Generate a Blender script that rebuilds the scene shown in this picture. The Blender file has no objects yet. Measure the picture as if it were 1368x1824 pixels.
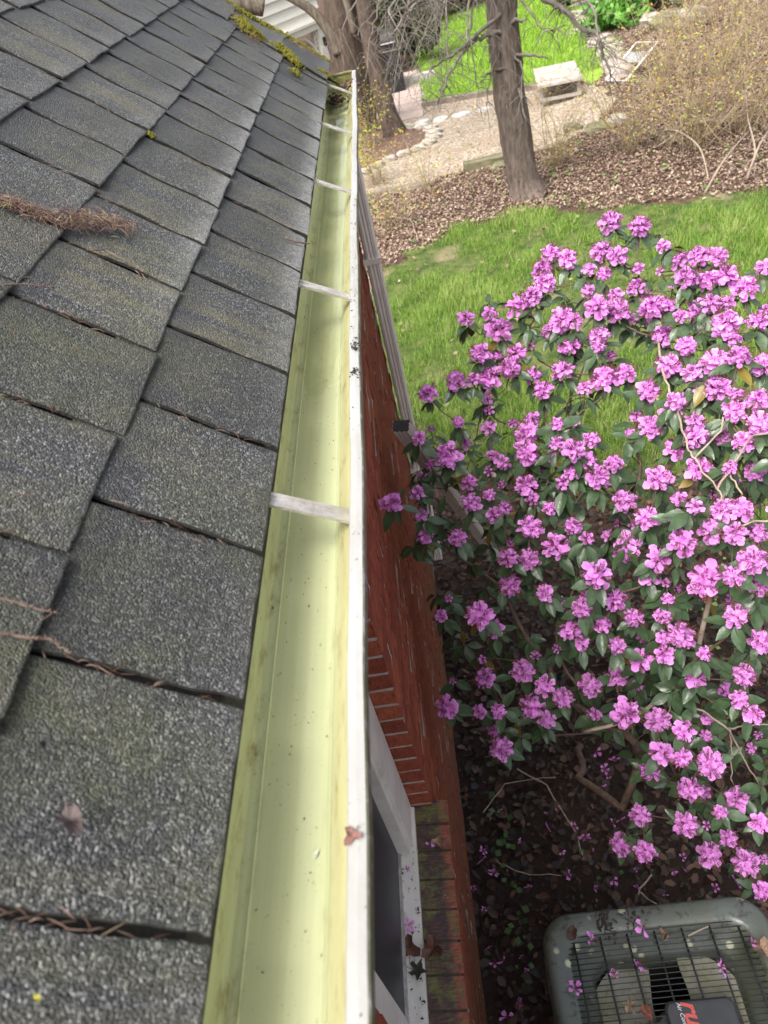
import bpy, math, random
import numpy as np
from mathutils import Vector, Matrix, Euler
random.seed(7); rng = np.random.default_rng(7)
scene = bpy.context.scene
COL = scene.collection
rad = math.radians

# ------------------------------------------------------------------ camera
FPX, CX, CY = 1265.0, 684.0, 912.0
CAMZ = 3.32
_vy = np.array([630-CX, -195-CY, FPX]); _vy /= np.linalg.norm(_vy)
_vd = np.array([388., 1427., FPX]); _vd -= _vy*(_vd@_vy); _vd /= np.linalg.norm(_vd)
_Z = -_vd; _X = np.cross(_vy, _Z)
RC = np.array([_X, _vy, _Z])
CAM = np.array([0, 0, CAMZ])
cd = bpy.data.cameras.new('camera'); cam = bpy.data.objects.new('camera', cd); COL.objects.link(cam)
cd.sensor_fit = 'VERTICAL'; cd.sensor_height = 36; cd.lens = FPX/1824*36
cd.clip_start = 0.02; cd.clip_end = 400
cd.dof.use_dof = True; cd.dof.focus_distance = 1.55; cd.dof.aperture_fstop = 7.5
M4 = Matrix.Identity(4)
for i in range(3):
    M4[i][0] = RC[i, 0]; M4[i][1] = -RC[i, 1]; M4[i][2] = -RC[i, 2]; M4[i][3] = CAM[i]
cam.matrix_world = M4
scene.camera = cam

# ------------------------------------------------------------------ light
SUN_EL, SUN_AZ = rad(59), rad(-140)          # azimuth measured clockwise from +y towards +x
w = bpy.data.worlds.new('World'); scene.world = w; w.use_nodes = True
nt = w.node_tree; nt.nodes.clear()
sky = nt.nodes.new('ShaderNodeTexSky'); sky.sky_type = 'NISHITA'; sky.sun_disc = False
sky.sun_elevation = SUN_EL; sky.sun_rotation = SUN_AZ
sky.air_density = 1.0; sky.dust_density = 5.0; sky.ozone_density = 1.0
hsv = nt.nodes.new('ShaderNodeHueSaturation'); hsv.inputs['Saturation'].default_value = 0.42
bg = nt.nodes.new('ShaderNodeBackground'); bg.inputs['Strength'].default_value = 0.15
wo = nt.nodes.new('ShaderNodeOutputWorld')
nt.links.new(sky.outputs[0], hsv.inputs['Color']); nt.links.new(hsv.outputs[0], bg.inputs['Color']); nt.links.new(bg.outputs[0], wo.inputs['Surface'])
sl = bpy.data.lights.new('sun', 'SUN'); sl.energy = 2.5; sl.angle = rad(36); sl.color = (1, .965, .91)
so = bpy.data.objects.new('sun', sl); COL.objects.link(so)
sdir = Vector((math.sin(SUN_AZ)*math.cos(SUN_EL), math.cos(SUN_AZ)*math.cos(SUN_EL), math.sin(SUN_EL)))
so.rotation_euler = sdir.to_track_quat('Z', 'Y').to_euler()
vs = scene.view_settings
vs.view_transform = 'Standard'; vs.look = 'None'; vs.gamma = 1; vs.exposure = 1.0; vs.use_curve_mapping = False

# ------------------------------------------------------------------ helpers
def ray(px, py): return RC @ np.array([px-CX, py-CY, FPX])
def at_z(px, py, z): d = ray(px, py); return CAM + d*((z-CAM[2])/d[2])
def at_x(px, py, x): d = ray(px, py); return CAM + d*((x-CAM[0])/d[0])
def at_y(px, py, y): d = ray(px, py); return CAM + d*((y-CAM[1])/d[1])
def at_d(px, py, dep): return CAM + ray(px, py)/FPX*dep
def sstep(a, b, x): t = np.clip((x-a)/(b-a), 0, 1); return t*t*(3-2*t)
def gh(x, y): return 0.10*np.maximum(0, x-2.3)*sstep(6.5, 10, y)
def at_g(px, py, off=0):
    z = 0.0
    for _ in range(8):
        p = at_z(px, py, z); z = float(gh(p[0], p[1]))+off
    return p
def V(p): return Vector((float(p[0]), float(p[1]), float(p[2])))

class MB:
    def __init__(s): s.v = []; s.f = []; s.a = []
    def add(s, vs_, fs, a=0.0):
        o = len(s.v); s.v += [tuple(float(c) for c in p) for p in vs_]
        s.a += list(a) if hasattr(a, '__len__') else [a]*len(vs_)
        s.f += [tuple(i+o for i in f) for f in fs]
    def box(s, c, size, R=None, a=0.0):
        hx, hy, hz = size[0]/2, size[1]/2, size[2]/2
        vv = [Vector((x, y, z)) for x in (-hx, hx) for y in (-hy, hy) for z in (-hz, hz)]
        if R is not None: vv = [R @ p for p in vv]
        c = Vector(c)
        s.add([p+c for p in vv], [(0,1,3,2),(4,6,7,5),(0,4,5,1),(2,3,7,6),(0,2,6,4),(1,5,7,3)], a)
    def bbox(s, lo, hi, a=0.0):
        s.box([(l+h)/2 for l, h in zip(lo, hi)], [h-l for l, h in zip(lo, hi)], None, a)
    def tube(s, pts, radii, n=6, cap=True, jit=0.0, a=0.0):
        pts = [Vector((float(p[0]), float(p[1]), float(p[2]))) for p in pts]
        if not hasattr(radii, '__len__'): radii = [radii]*len(pts)
        o = len(s.v); up = None
        for i, p in enumerate(pts):
            t = (pts[min(i+1, len(pts)-1)]-pts[max(i-1, 0)])
            if t.length < 1e-9: t = Vector((0, 0, 1))
            t.normalize()
            if up is None: up = t.orthogonal().normalized()
            up = (up - t*up.dot(t))
            if up.length < 1e-6: up = t.orthogonal()
            up.normalize(); b = t.cross(up)
            for k in range(n):
                an = 2*math.pi*k/n; r = radii[i]*(1+random.uniform(-jit, jit))
                s.v.append(tuple(p+(up*math.cos(an)+b*math.sin(an))*r)); s.a.append(a)
        for i in range(len(pts)-1):
            for k in range(n):
                k2 = (k+1) % n
                s.f.append((o+i*n+k, o+i*n+k2, o+(i+1)*n+k2, o+(i+1)*n+k))
        if cap:
            s.f.append(tuple(o+k for k in reversed(range(n)))); s.f.append(tuple(o+(len(pts)-1)*n+k for k in range(n)))
    def mesh(s, name, mat, smooth=False, attr=None):
        m = bpy.data.meshes.new(name); m.from_pydata(s.v, [], s.f)
        if attr:
            at = m.attributes.new(attr, 'FLOAT', 'POINT'); at.data.foreach_set('value', np.array(s.a, dtype=np.float32))
        if smooth: m.polygons.foreach_set('use_smooth', [True]*len(m.polygons))
        if isinstance(mat, (list, tuple)):
            for q in mat: m.materials.append(q)
        else: m.materials.append(mat)
        m.update(); return m
    def build(s, name, mat, parent=None, smooth=False, attr=None, loc=None, **tags):
        return obj(name, s.mesh(name, mat, smooth, attr), parent, loc, **tags)
    def shift(s, d): s.v = [(p[0]-d[0], p[1]-d[1], p[2]-d[2]) for p in s.v]; return s

def obj(name, mesh, parent=None, loc=None, mtx=None, **tags):
    o = bpy.data.objects.new(name, mesh); COL.objects.link(o)
    if parent: o.parent = parent
    if loc is not None: o.location = V(loc)
    if mtx is not None: o.matrix_local = mtx
    for k, v in tags.items(): o[k] = v
    return o
def thing(name, loc, label, category, group=None):
    o = bpy.data.objects.new(name, None); COL.objects.link(o); o.location = V(loc); o.empty_display_size = .1
    o['label'] = label; o['category'] = category
    if group: o['group'] = group
    return o
def trimesh(name, Vn, Fn, mat, tint=None, smooth=False):
    m = bpy.data.meshes.new(name); n, k = len(Vn), len(Fn)
    m.vertices.add(n); m.vertices.foreach_set('co', np.asarray(Vn, np.float32).ravel())
    m.loops.add(k*3); m.loops.foreach_set('vertex_index', np.asarray(Fn, np.int32).ravel())
    m.polygons.add(k); m.polygons.foreach_set('loop_start', np.arange(k, dtype=np.int32)*3)
    m.update(calc_edges=True)
    if tint is not None:
        at = m.attributes.new('tint', 'FLOAT', 'POINT'); at.data.foreach_set('value', np.asarray(tint, np.float32))
    if smooth: m.polygons.foreach_set('use_smooth', np.ones(k, dtype=bool))
    m.materials.append(mat); return m

# ------------------------------------------------------------------ materials
class NT:
    def __init__(s, name):
        s.m = bpy.data.materials.new(name); s.m.use_nodes = True; s.t = s.m.node_tree
        s.b = s.t.nodes['Principled BSDF']; s.out = s.t.nodes['Material Output']
        s.geo = s.t.nodes.new('ShaderNodeNewGeometry'); s.pos = s.geo.outputs['Position']
        s.oi = None
    def n(s, t): return s.t.nodes.new(t)
    def l(s, a, b): s.t.links.new(a, b)
    def objpos(s): return s.n('ShaderNodeTexCoord').outputs['Object']
    def mapping(s, src, sc=(1,1,1), rot=(0,0,0)):
        q = s.n('ShaderNodeMapping'); q.inputs['Scale'].default_value = sc; q.inputs['Rotation'].default_value = rot; s.l(src, q.inputs[0]); return q.outputs[0]
    def noise(s, scale, detail=4, rough=.55, vec=None, dist=0):
        q = s.n('ShaderNodeTexNoise'); q.inputs['Scale'].default_value = scale; q.inputs['Detail'].default_value = detail
        q.inputs['Roughness'].default_value = rough; q.inputs['Distortion'].default_value = dist
        s.l(vec if vec is not None else s.pos, q.inputs['Vector']); return q.outputs['Fac']
    def voro(s, scale, vec=None, out='Color', feature='F1', rnd=1.0):
        q = s.n('ShaderNodeTexVoronoi'); q.feature = feature; q.inputs['Scale'].default_value = scale; q.inputs['Randomness'].default_value = rnd
        s.l(vec if vec is not None else s.pos, q.inputs['Vector']); return q.outputs[out]
    def ramp(s, fac, stops):
        q = s.n('ShaderNodeValToRGB'); e = q.color_ramp.elements
        while len(e) < len(stops): e.new(.5)
        for x, (p, c) in zip(e, stops):
            x.position = p; x.color = (*c, 1) if hasattr(c, '__len__') else (c, c, c, 1)
        s.l(fac, q.inputs[0]); return q.outputs[0]
    def mix(s, fac, a, b, mode='MIX'):
        q = s.n('ShaderNodeMix'); q.data_type = 'RGBA'; q.blend_type = mode; q.clamp_factor = True
        for inp, val in ((q.inputs[0], fac), (q.inputs[6], a), (q.inputs[7], b)):
            if hasattr(val, 'is_output') or isinstance(val, bpy.types.NodeSocket): s.l(val, inp)
            elif hasattr(val, '__len__'): inp.default_value = (*val, 1)
            else: inp.default_value = val if inp == q.inputs[0] else (val, val, val, 1)
        return q.outputs[2]
    def math(s, op, a, b=None, clamp=False):
        q = s.n('ShaderNodeMath'); q.operation = op; q.use_clamp = clamp
        for i, val in enumerate((a, b)):
            if val is None: continue
            if isinstance(val, bpy.types.NodeSocket): s.l(val, q.inputs[i])
            else: q.inputs[i].default_value = val
        return q.outputs[0]
    def attr(s, name):
        q = s.n('ShaderNodeAttribute'); q.attribute_name = name; return q.outputs['Fac']
    def rnd(s):
        return s.n('ShaderNodeObjectInfo').outputs['Random']
    def sep(s, vec=None):
        q = s.n('ShaderNodeSeparateXYZ'); s.l(vec if vec is not None else s.pos, q.inputs[0]); return q.outputs
    def bump(s, h, strength=.5, dist=.01, normal=None):
        q = s.n('ShaderNodeBump'); q.inputs['Strength'].default_value = strength; q.inputs['Distance'].default_value = dist
        s.l(h, q.inputs['Height'])
        if normal is not None: s.l(normal, q.inputs['Normal'])
        s.l(q.outputs[0], s.b.inputs['Normal']); return q.outputs[0]
    def set(s, col=None, rough=None, metal=None, spec=None):
        for k, val in (('Base Color', col), ('Roughness', rough), ('Metallic', metal), ('Specular IOR Level', spec)):
            if val is None: continue
            i = s.b.inputs[k]
            if isinstance(val, bpy.types.NodeSocket): s.l(val, i)
            elif hasattr(val, '__len__'): i.default_value = (*val, 1)
            else: i.default_value = val
        return s

def simple(name, c1, c2=None, scale=8, rough=.6, bump=0, bscale=60, metal=0, spec=.5, detail=5):
    k = NT(name); c2 = c2 or tuple(x*.6 for x in c1)
    k.set(k.mix(k.ramp(k.noise(scale, detail), [(.3, 0.), (.7, 1.)]), c2, c1), rough, metal, spec)
    if bump: k.bump(k.noise(bscale, 5), bump, .01)
    return k.m

MAT = {}
def mk_shingle():
    k = NT('asphalt_granules')
    cell = k.voro(560, out='Color'); cs = k.n('ShaderNodeSeparateColor'); k.l(cell, cs.inputs[0])
    big = k.voro(300, out='Color'); bs = k.n('ShaderNodeSeparateColor'); k.l(big, bs.inputs[0])
    g = k.math('ADD', k.math('MULTIPLY', cs.outputs[0], .72), k.math('MULTIPLY', bs.outputs[0], .28))
    base = k.ramp(g, [(.12, (.007, .008, .011)), (.45, (.026, .028, .033)), (.70, (.073, .076, .081)), (.90, (.36, .36, .35))])
    # algae and lichen tint: stretched along the slope, own random shape on each tab
    mp = k.mapping(k.pos, (1.2, 11, 1.2))
    lich = k.ramp(k.noise(2.1, 5, .6, mp), [(.44, 0.), (.62, 1.)])
    lich = k.math('MULTIPLY', lich, k.ramp(k.noise(2.2, 2), [(.35, .15), (.62, 1.)]))
    col = k.mix(k.math('MULTIPLY', lich, .8), base, k.mix(g, (.03, .029, .014), (.26, .24, .14)))
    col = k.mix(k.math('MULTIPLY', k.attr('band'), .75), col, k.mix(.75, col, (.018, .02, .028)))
    rv = k.n('ShaderNodeMapRange'); rv.inputs[3].default_value = .50; rv.inputs[4].default_value = .86; k.l(k.rnd(), rv.inputs[0])
    hv = k.n('ShaderNodeHueSaturation'); k.l(col, hv.inputs['Color']); k.l(rv.outputs[0], hv.inputs['Value'])
    col = hv.outputs[0]
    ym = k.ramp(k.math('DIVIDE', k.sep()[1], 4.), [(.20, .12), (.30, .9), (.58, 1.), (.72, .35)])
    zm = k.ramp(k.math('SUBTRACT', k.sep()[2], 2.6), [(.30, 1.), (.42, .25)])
    wear_glare = k.math('MULTIPLY', k.math('MULTIPLY', k.attr('wear_glare'), k.math('MULTIPLY', ym, zm)), k.ramp(k.noise(46, 6, .72), [(.26, .12), (.52, 1.)]))
    col = k.mix(k.math('MULTIPLY', wear_glare, .9), col, k.mix(g, (.16, .16, .16), (.62, .62, .60)))  # sky glare on far course edges put into the colour, beside real wear
    rim = k.math('MULTIPLY', k.ramp(k.attr('wear_glare'), [(.86, 0.), (.97, 1.)]), k.ramp(k.noise(60, 5, .7), [(.42, 0.), (.60, 1.)]))
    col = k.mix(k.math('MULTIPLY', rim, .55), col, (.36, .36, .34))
    gm = k.math('MULTIPLY', k.ramp(k.noise(5.5, 6, .7), [(.46, 0.), (.64, 1.)]), k.ramp(k.math('DIVIDE', k.sep()[1], 4.), [(.1, .6), (.32, .12)]))
    col = k.mix(gm, col, k.mix(g, (.012, .015, .004), (.13, .14, .055)))
    col = k.mix(k.ramp(k.noise(3.1, 5, .6), [(.42, 0.), (.7, .5)]), col, k.mix(.6, col, (.012, .013, .016)))
    k.set(col, .52, 0, .6)
    h = k.math('ADD', k.math('MULTIPLY', k.voro(560, out='Distance'), -1.), k.math('MULTIPLY', k.noise(170, 3), .5))
    k.bump(h, .9, .0032)
    return k.m
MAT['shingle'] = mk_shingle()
def mk_underlay():
    k = NT('shaded_felt'); k.set(k.mix(k.noise(150, 3), (.008, .008, .008), (.035, .032, .03)), .95); k.bump(k.noise(300, 2), .6, .003); return k.m  # near-black: shade in the slots put into the colour; also black cut asphalt
MAT['felt'] = mk_underlay()
def mk_gutter_green():
    k = NT('algae_filmed_paint')
    st = k.mapping(k.pos, (26, .55, 26))
    streak = k.noise(2.2, 6, .62, st)
    col = k.mix(k.ramp(streak, [(.32, 0.), (.7, 1.)]), (.455, .475, .26), (.535, .565, .335))
    x = k.sep()[0]
    # dirty lines along the two folds of the trough
    def line(c, wd): return k.math('SUBTRACT', 1., k.math('MULTIPLY', k.math('ABSOLUTE', k.math('SUBTRACT', x, c)), 1/wd), True)
    fold = k.math('MAXIMUM', line(-.243, .018), line(-.150, .022))
    dirt = k.math('MULTIPLY', fold, k.ramp(k.noise(60, 6, .72, k.mapping(k.pos, (1, .35, 1))), [(.52, 0.), (.70, 1.)]))
    mid = k.math('MULTIPLY', line(-.205, .03), k.ramp(k.noise(3, 5, .6, k.mapping(k.pos, (9, 1.2, 9))), [(.5, 0.), (.75, 1.)]))
    col = k.mix(k.math('MULTIPLY', mid, .3), col, (.36, .33, .13))
    front = k.math('MULTIPLY', k.math('DIVIDE', k.math('ADD', x, .163), .012, True), k.ramp(k.noise(5, 5, .6, k.mapping(k.pos, (9, 1, 9))), [(.3, .5), (.65, .95)]))
    col = k.mix(front, col, (.36, .33, .165))
    col = k.mix(k.math('MULTIPLY', dirt, .92), col, (.21, .155, .05))
    speck = k.ramp(k.voro(70, out='Distance', vec=k.mapping(k.pos, (1, .5, 1))), [(.06, 1.), (.13, 0.)])
    area = k.ramp(k.noise(7, 4), [(.48, 0.), (.62, 1.)])
    col = k.mix(k.math('MULTIPLY', k.math('MULTIPLY', speck, area), .85), col, (.05, .045, .02))
    far = k.ramp(k.math('DIVIDE', k.sep()[1], 4.), [(.62, 0.), (.78, 1.)])
    col = k.mix(k.math('MULTIPLY', far, k.ramp(k.noise(14, 5, .65), [(.42, 0.), (.6, 1.)])), col, (.16, .15, .05))
    k.set(col, k.ramp(k.noise(9, 4), [(.3, .26), (.7, .45)]), 0, .5)
    k.bump(k.noise(18, 4), .08, .01)
    return k.m
MAT['gutter_in'] = mk_gutter_green()
def mk_white_paint(name, dirt=.6, moss=False, base=(.345, .342, .332)):
    k = NT(name)
    sm = k.ramp(k.noise(13, 6, .7, k.mapping(k.pos, (1, .3, 1))), [(.42, 0.), (.75, 1.)])
    col = k.mix(k.math('MULTIPLY', sm, .8*dirt), base, (.24, .225, .19))
    sp = k.math('MULTIPLY', k.ramp(k.noise(130, 3, .8), [(.63, 0.), (.67, 1.)]), k.ramp(k.noise(6, 4), [(.48, 0.), (.62, 1.)]))
    col = k.mix(k.math('MULTIPLY', sp, .9*dirt), col, (.05, .045, .035))
    if moss:
        nx = k.sep(k.geo.outputs['Normal'])[0]
        f = k.math('MULTIPLY', k.ramp(nx, [(.45, 0.), (.75, 1.)]), k.ramp(k.noise(55, 5, .7), [(.28, 0.), (.5, 1.)]))
        col = k.mix(k.math('MULTIPLY', f, .92), col, (.075, .08, .025))
    k.set(col, .42, 0, .5); k.bump(k.noise(220, 3), .12, .004); return k.m
MAT['lip'] = mk_white_paint('chalky_white_enamel', 1.0, True)
MAT['white_trim'] = mk_white_paint('painted_trim', .5, base=(.68, .64, .58))
MAT['house_white'] = mk_white_paint('far_white_siding', .15, base=(.80, .765, .68))
MAT['alu'] = simple('weathered_aluminium', (.60, .58, .55), (.36, .33, .29), 45, .45, .25, 160, .55)
def mk_brick():
    k = NT('red_brick')
    c = k.mix(k.rnd(), (.235, .050, .025), (.39, .10, .046))
    c = k.mix(k.ramp(k.noise(24, 6, .7), [(.35, 0.), (.75, 1.)]), c, (.13, .026, .017))
    c = k.mix(k.math('MULTIPLY', k.ramp(k.noise(150, 2, .5, k.mapping(k.pos, (1, 1, .22))), [(.62, 0.), (.7, 1.)]), .7), c, (.05, .014, .01))
    z = k.sep()[2]
    low = k.math('MULTIPLY', k.ramp(k.math('DIVIDE', z, 1.6), [(.05, 1.), (.75, 0.)]), k.ramp(k.noise(5, 6, .7, k.mapping(k.pos, (1, 2.5, .7))), [(.36, 0.), (.6, 1.)]))
    c = k.mix(k.math('MULTIPLY', low, .75), c, (.115, .085, .042))
    k.set(c, .85, 0, .3)
    g = k.noise(120, 3, .6, k.mapping(k.pos, (1.2, 1.2, .16)))
    k.bump(k.math('ADD', g, k.noise(60, 4)), .8, .006); return k.m
MAT['brick'] = mk_brick()
def mk_sillbrick():
    k = NT('mossy_wet_brick')
    c = k.mix(k.ramp(k.noise(30, 6, .7), [(.35, 0.), (.7, 1.)]), (.095, .046, .039), (.036, .026, .024))
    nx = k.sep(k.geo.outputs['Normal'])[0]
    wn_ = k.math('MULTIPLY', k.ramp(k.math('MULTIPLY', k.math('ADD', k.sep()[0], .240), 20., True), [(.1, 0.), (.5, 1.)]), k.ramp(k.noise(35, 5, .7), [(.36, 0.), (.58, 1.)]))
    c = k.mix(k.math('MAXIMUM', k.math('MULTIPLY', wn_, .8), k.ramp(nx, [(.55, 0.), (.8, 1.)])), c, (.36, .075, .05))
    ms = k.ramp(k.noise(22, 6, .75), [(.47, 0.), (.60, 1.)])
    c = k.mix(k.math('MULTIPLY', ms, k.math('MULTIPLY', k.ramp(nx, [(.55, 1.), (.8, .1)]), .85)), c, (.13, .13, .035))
    k.set(c, .55, 0, .4); k.bump(k.math('ADD', k.noise(150, 4, .6, k.mapping(k.pos, (.2, 1, 1))), k.noise(40, 5)), .8, .008); return k.m
MAT['sillbrick'] = mk_sillbrick()
MAT['mortar'] = simple('grey_mortar', (.46, .42, .38), (.27, .24, .21), 40, .95, .6, 180)
MAT['sillmortar'] = simple('mossy_dark_mortar', (.10, .085, .06), (.03, .03, .015), 40, .9, .6, 180)
MAT['screen'] = simple('dark_insect_screen', (.030, .031, .036), (.018, .019, .023), 3, .42, .1, 300)
MAT['downspout'] = simple('ribbed_tan_metal', (.80, .75, .67), (.68, .62, .55), 9, .5, .15, 80)
MAT['dark_void'] = simple('dark_interior', (.01, .01, .01), None, 5, .9)
def tinted(name, stops, rough=.7, spec=.3, trans=0, bump=0, sheen=0):
    k = NT(name); c = k.ramp(k.attr('tint'), stops)
    k.set(c, rough, 0, spec)
    if bump: k.bump(k.noise(220, 3), bump, .004)
    if trans:
        tr = k.n('ShaderNodeBsdfTranslucent'); k.l(c, tr.inputs[0]); mx = k.n('ShaderNodeMixShader'); mx.inputs[0].default_value = trans
        k.l(k.b.outputs[0], mx.inputs[1]); k.l(tr.outputs[0], mx.inputs[2]); k.l(mx.outputs[0], k.out.inputs[0])
    return k.m
MAT['grass'] = tinted('lawn_blades', [(0., (.06, .14, .018)), (.42, (.17, .31, .04)), (.75, (.30, .43, .085)), (1., (.56, .50, .28))], .6, .25, .35)
MAT['far_grass'] = tinted('bright_lawn_blades', [(0., (.15, .27, .025)), (.6, (.28, .46, .05)), (1., (.42, .58, .11))], .6, .25, .35)
MAT['litter'] = tinted('dry_leaf_litter', [(0., (.15, .09, .066)), (.25, (.25, .165, .122)), (.6, (.35, .25, .19)), (.9, (.49, .385, .31)), (1., (.30, .29, .11))], .8, .25, .15)
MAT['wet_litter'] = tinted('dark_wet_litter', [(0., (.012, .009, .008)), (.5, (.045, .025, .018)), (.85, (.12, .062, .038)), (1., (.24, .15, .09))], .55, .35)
MAT['needle'] = tinted('dead_needles', [(0., (.07, .032, .022)), (.5, (.125, .077, .058)), (.93, (.32, .215, .165)), (1., (.24, .24, .08))], .7, .3)
MAT['bark'] = None
def mk_bark(name, c1, c2, sc=1.):
    k = NT(name); mp = k.mapping(k.pos, (1, 1, .22))
    n1 = k.noise(26*sc, 7, .68, mp); c = k.ramp(n1, [(.3, c2), (.55, c1), (.8, tuple(min(1, x*1.6) for x in c1))])
    k.set(c, .9, 0, .2); k.bump(n1, 1., .03); return k.m
MAT['bark'] = mk_bark('grey_brown_bark', (.125, .093, .075), (.042, .03, .024))
MAT['bark2'] = mk_bark('tan_grey_bark', (.18, .15, .115), (.07, .055, .042), .8)
MAT['twig'] = simple('grey_lichened_twig', (.205, .178, .15), (.085, .07, .058), 9, .85)
MAT['stem'] = simple('tan_shrub_stem', (.42, .325, .19), (.22, .16, .095), 7, .8)
MAT['rhodo_stem'] = simple('brown_shrub_bark', (.15, .095, .065), (.06, .038, .028), 30, .8, .4, 120)
MAT['bare_stem'] = simple('pale_dead_stem', (.40, .32, .25), (.24, .18, .14), 25, .8, .3, 120)
MAT['yellow'] = tinted('yellow_blossom', [(0., (.62, .36, .02)), (.55, (.78, .55, .04)), (.7, (.34, .42, .06)), (1., (.45, .55, .10))], .6, .3, .3)

# ------------------------------------------------------------------ ground and its sheets
def inside(poly, X, Y):
    poly = np.asarray(poly); r = np.zeros(X.shape, bool); j = len(poly)-1
    for i in range(len(poly)):
        xi, yi = poly[i][:2]; xj, yj = poly[j][:2]
        c = ((yi > Y) != (yj > Y)) & (X < (xj-xi)*(Y-yi)/(yj-yi+1e-12)+xi); r ^= c; j = i
    return r
def gridmesh(name, xs, ys, mat, off=0., mask=None):
    X, Y = np.meshgrid(xs, ys); Zz = gh(X, Y)+off
    nx, ny = len(xs), len(ys); idx = np.arange(nx*ny).reshape(ny, nx)
    q = np.stack([idx[:-1, :-1], idx[:-1, 1:], idx[1:, 1:], idx[1:, :-1]], -1).reshape(-1, 4)
    if mask is not None:
        xc = (X[:-1, :-1]+X[1:, 1:])/2; yc = (Y[:-1, :-1]+Y[1:, 1:])/2; q = q[mask(xc, yc).ravel()]
    t = np.concatenate([q[:, [0, 1, 2]], q[:, [0, 2, 3]]])
    used = np.unique(t); remap = -np.ones(nx*ny, int); remap[used] = np.arange(len(used))
    Vn = np.stack([X.ravel(), Y.ravel(), Zz.ravel()], 1)[used]
    return trimesh(name, Vn, remap[t], mat, smooth=True)
def mk_soil():
    k = NT('leafy_soil')
    c = k.ramp(k.noise(9, 8, .72), [(.3, (.035, .022, .016)), (.5, (.13, .08, .058)), (.7, (.27, .18, .135))])
    c = k.mix(k.math('MULTIPLY', k.voro(22, out='Distance'), .9), c, (.06, .035, .025))
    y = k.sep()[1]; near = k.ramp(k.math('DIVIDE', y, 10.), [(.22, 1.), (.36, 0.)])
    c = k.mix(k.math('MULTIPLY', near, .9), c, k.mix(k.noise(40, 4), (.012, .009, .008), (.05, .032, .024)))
    k.set(c, .9, 0, .2); k.bump(k.noise(30, 6, .7), .8, .04); return k.m
def mk_lawnsoil(name, a, b, c3, s=5):
    k = NT(name); c = k.mix(k.ramp(k.noise(s, 6, .65), [(.38, 0.), (.6, 1.)]), a, b)
    c = k.mix(k.ramp(k.noise(1.7, 4), [(.56, 0.), (.68, 1.)]), c, c3)
    k.set(c, .9, 0, .2); k.bump(k.noise(60, 5), .7, .03); return k.m
def mk_gravel():
    k = NT('tan_pea_gravel'); cell = k.voro(42, out='Color'); s = k.n('ShaderNodeSeparateColor'); k.l(cell, s.inputs[0])
    c = k.ramp(s.outputs[0], [(.1, (.19, .15, .105)), (.6, (.335, .275, .205)), (.95, (.47, .40, .33))])
    c = k.mix(k.ramp(k.noise(1.6, 5), [(.45, 0.), (.7, .55)]), c, (.24, .17, .115))
    k.set(c, .9, 0, .2); k.bump(k.voro(42, out='Distance'), -.8, .02); return k.m
xs = np.concatenate([np.linspace(-70, -6, 24)[:-1], np.linspace(-6, 13, 96), np.linspace(13, 90, 26)[1:]])
ys = np.concatenate([np.linspace(-40, -4, 10)[:-1], np.linspace(-4, 26, 121), np.linspace(26, 160, 30)[1:]])
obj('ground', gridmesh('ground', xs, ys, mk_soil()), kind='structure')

lawn_px = [(668, 610), (664, 520), (690, 474), (722, 452), (765, 440), (800, 412), (850, 398), (905, 388), (960, 378), (1010, 370), (1090, 374), (1160, 362), (1240, 352), (1368, 338), (1600, 300),
           (1700, 620), (1420, 1010), (1200, 860), (1010, 900), (880, 860), (800, 845), (735, 800), (690, 720)]
lawn_poly = [at_g(*q)[:2] for q in lawn_px]
gx = np.arange(-1.2, 9., .06); gy = np.arange(2.4, 11.5, .06)
LS = mk_lawnsoil('grassy_soil', (.045, .075, .018), (.13, .155, .045), (.24, .19, .12))
obj('lawn', gridmesh('lawn', gx, gy, LS, .004, lambda X, Y: inside(lawn_poly, X+.12*np.sin(Y*9+X*3), Y+.12*np.sin(X*8+Y*5))), kind='structure')
far_px = [(757, 187), (880, 164), (946, 150), (1010, 140), (1060, 150), (1105, 100), (1080, 62), (1020, 0), (985, -40), (860, -75), (800, -30), (790, 20), (765, 45), (742, 80), (748, 140)]
far_poly = [at_g(*q)[:2] for q in far_px]
fx = np.arange(-.5, 12, .12); fy = np.arange(13, 40, .12)
obj('far_lawn', gridmesh('far_lawn', fx, fy, mk_lawnsoil('bright_turf', (.17, .28, .028), (.25, .40, .045), (.30, .42, .07)), .004, lambda X, Y: inside(far_poly, X, Y)), kind='structure')
grav_px = [(630, 372), (652, 352), (760, 330), (830, 300), (900, 285), (985, 262), (1060, 225), (1100, 175), (1060, 152), (946, 152), (880, 167), (757, 190), (700, 226), (640, 300), (600, 330)]
grav_poly = [at_g(*q)[:2] for q in grav_px]
gvx = np.arange(-3, 7, .08); gvy = np.arange(9.5, 17, .08)
obj('gravel_patio', gridmesh('gravel_patio', gvx, gvy, mk_gravel(), .006, lambda X, Y: inside(grav_poly, X+.05*np.sin(Y*7), Y+.05*np.sin(X*9))), kind='structure')

# paved path beside the far lawn: each slab its own piece
path = obj('path', gridmesh('path', np.arange(-.9, .9, .1), np.arange(14.5, 18.8, .1), MAT['mortar'], .004,
           lambda X, Y: (X > -.85+.0*Y) & (X < .58+.07*(Y-15))), kind='structure')
slabm = simple('pinkish_concrete_slab', (.46, .36, .31), (.33, .26, .225), 6, .85, .3, 90)
sb = MB(); sb.box((0, 0, 0), (.44, .58, .05)); sm = sb.mesh('paver', slabm)
for i in range(3):
    for j in range(7):
        o = obj('paver', sm, path, (-.58+i*.46+.03*j, 14.9+j*.60, .012+random.uniform(-.004, .004))); o.rotation_euler = (0, 0, -.06)

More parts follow.
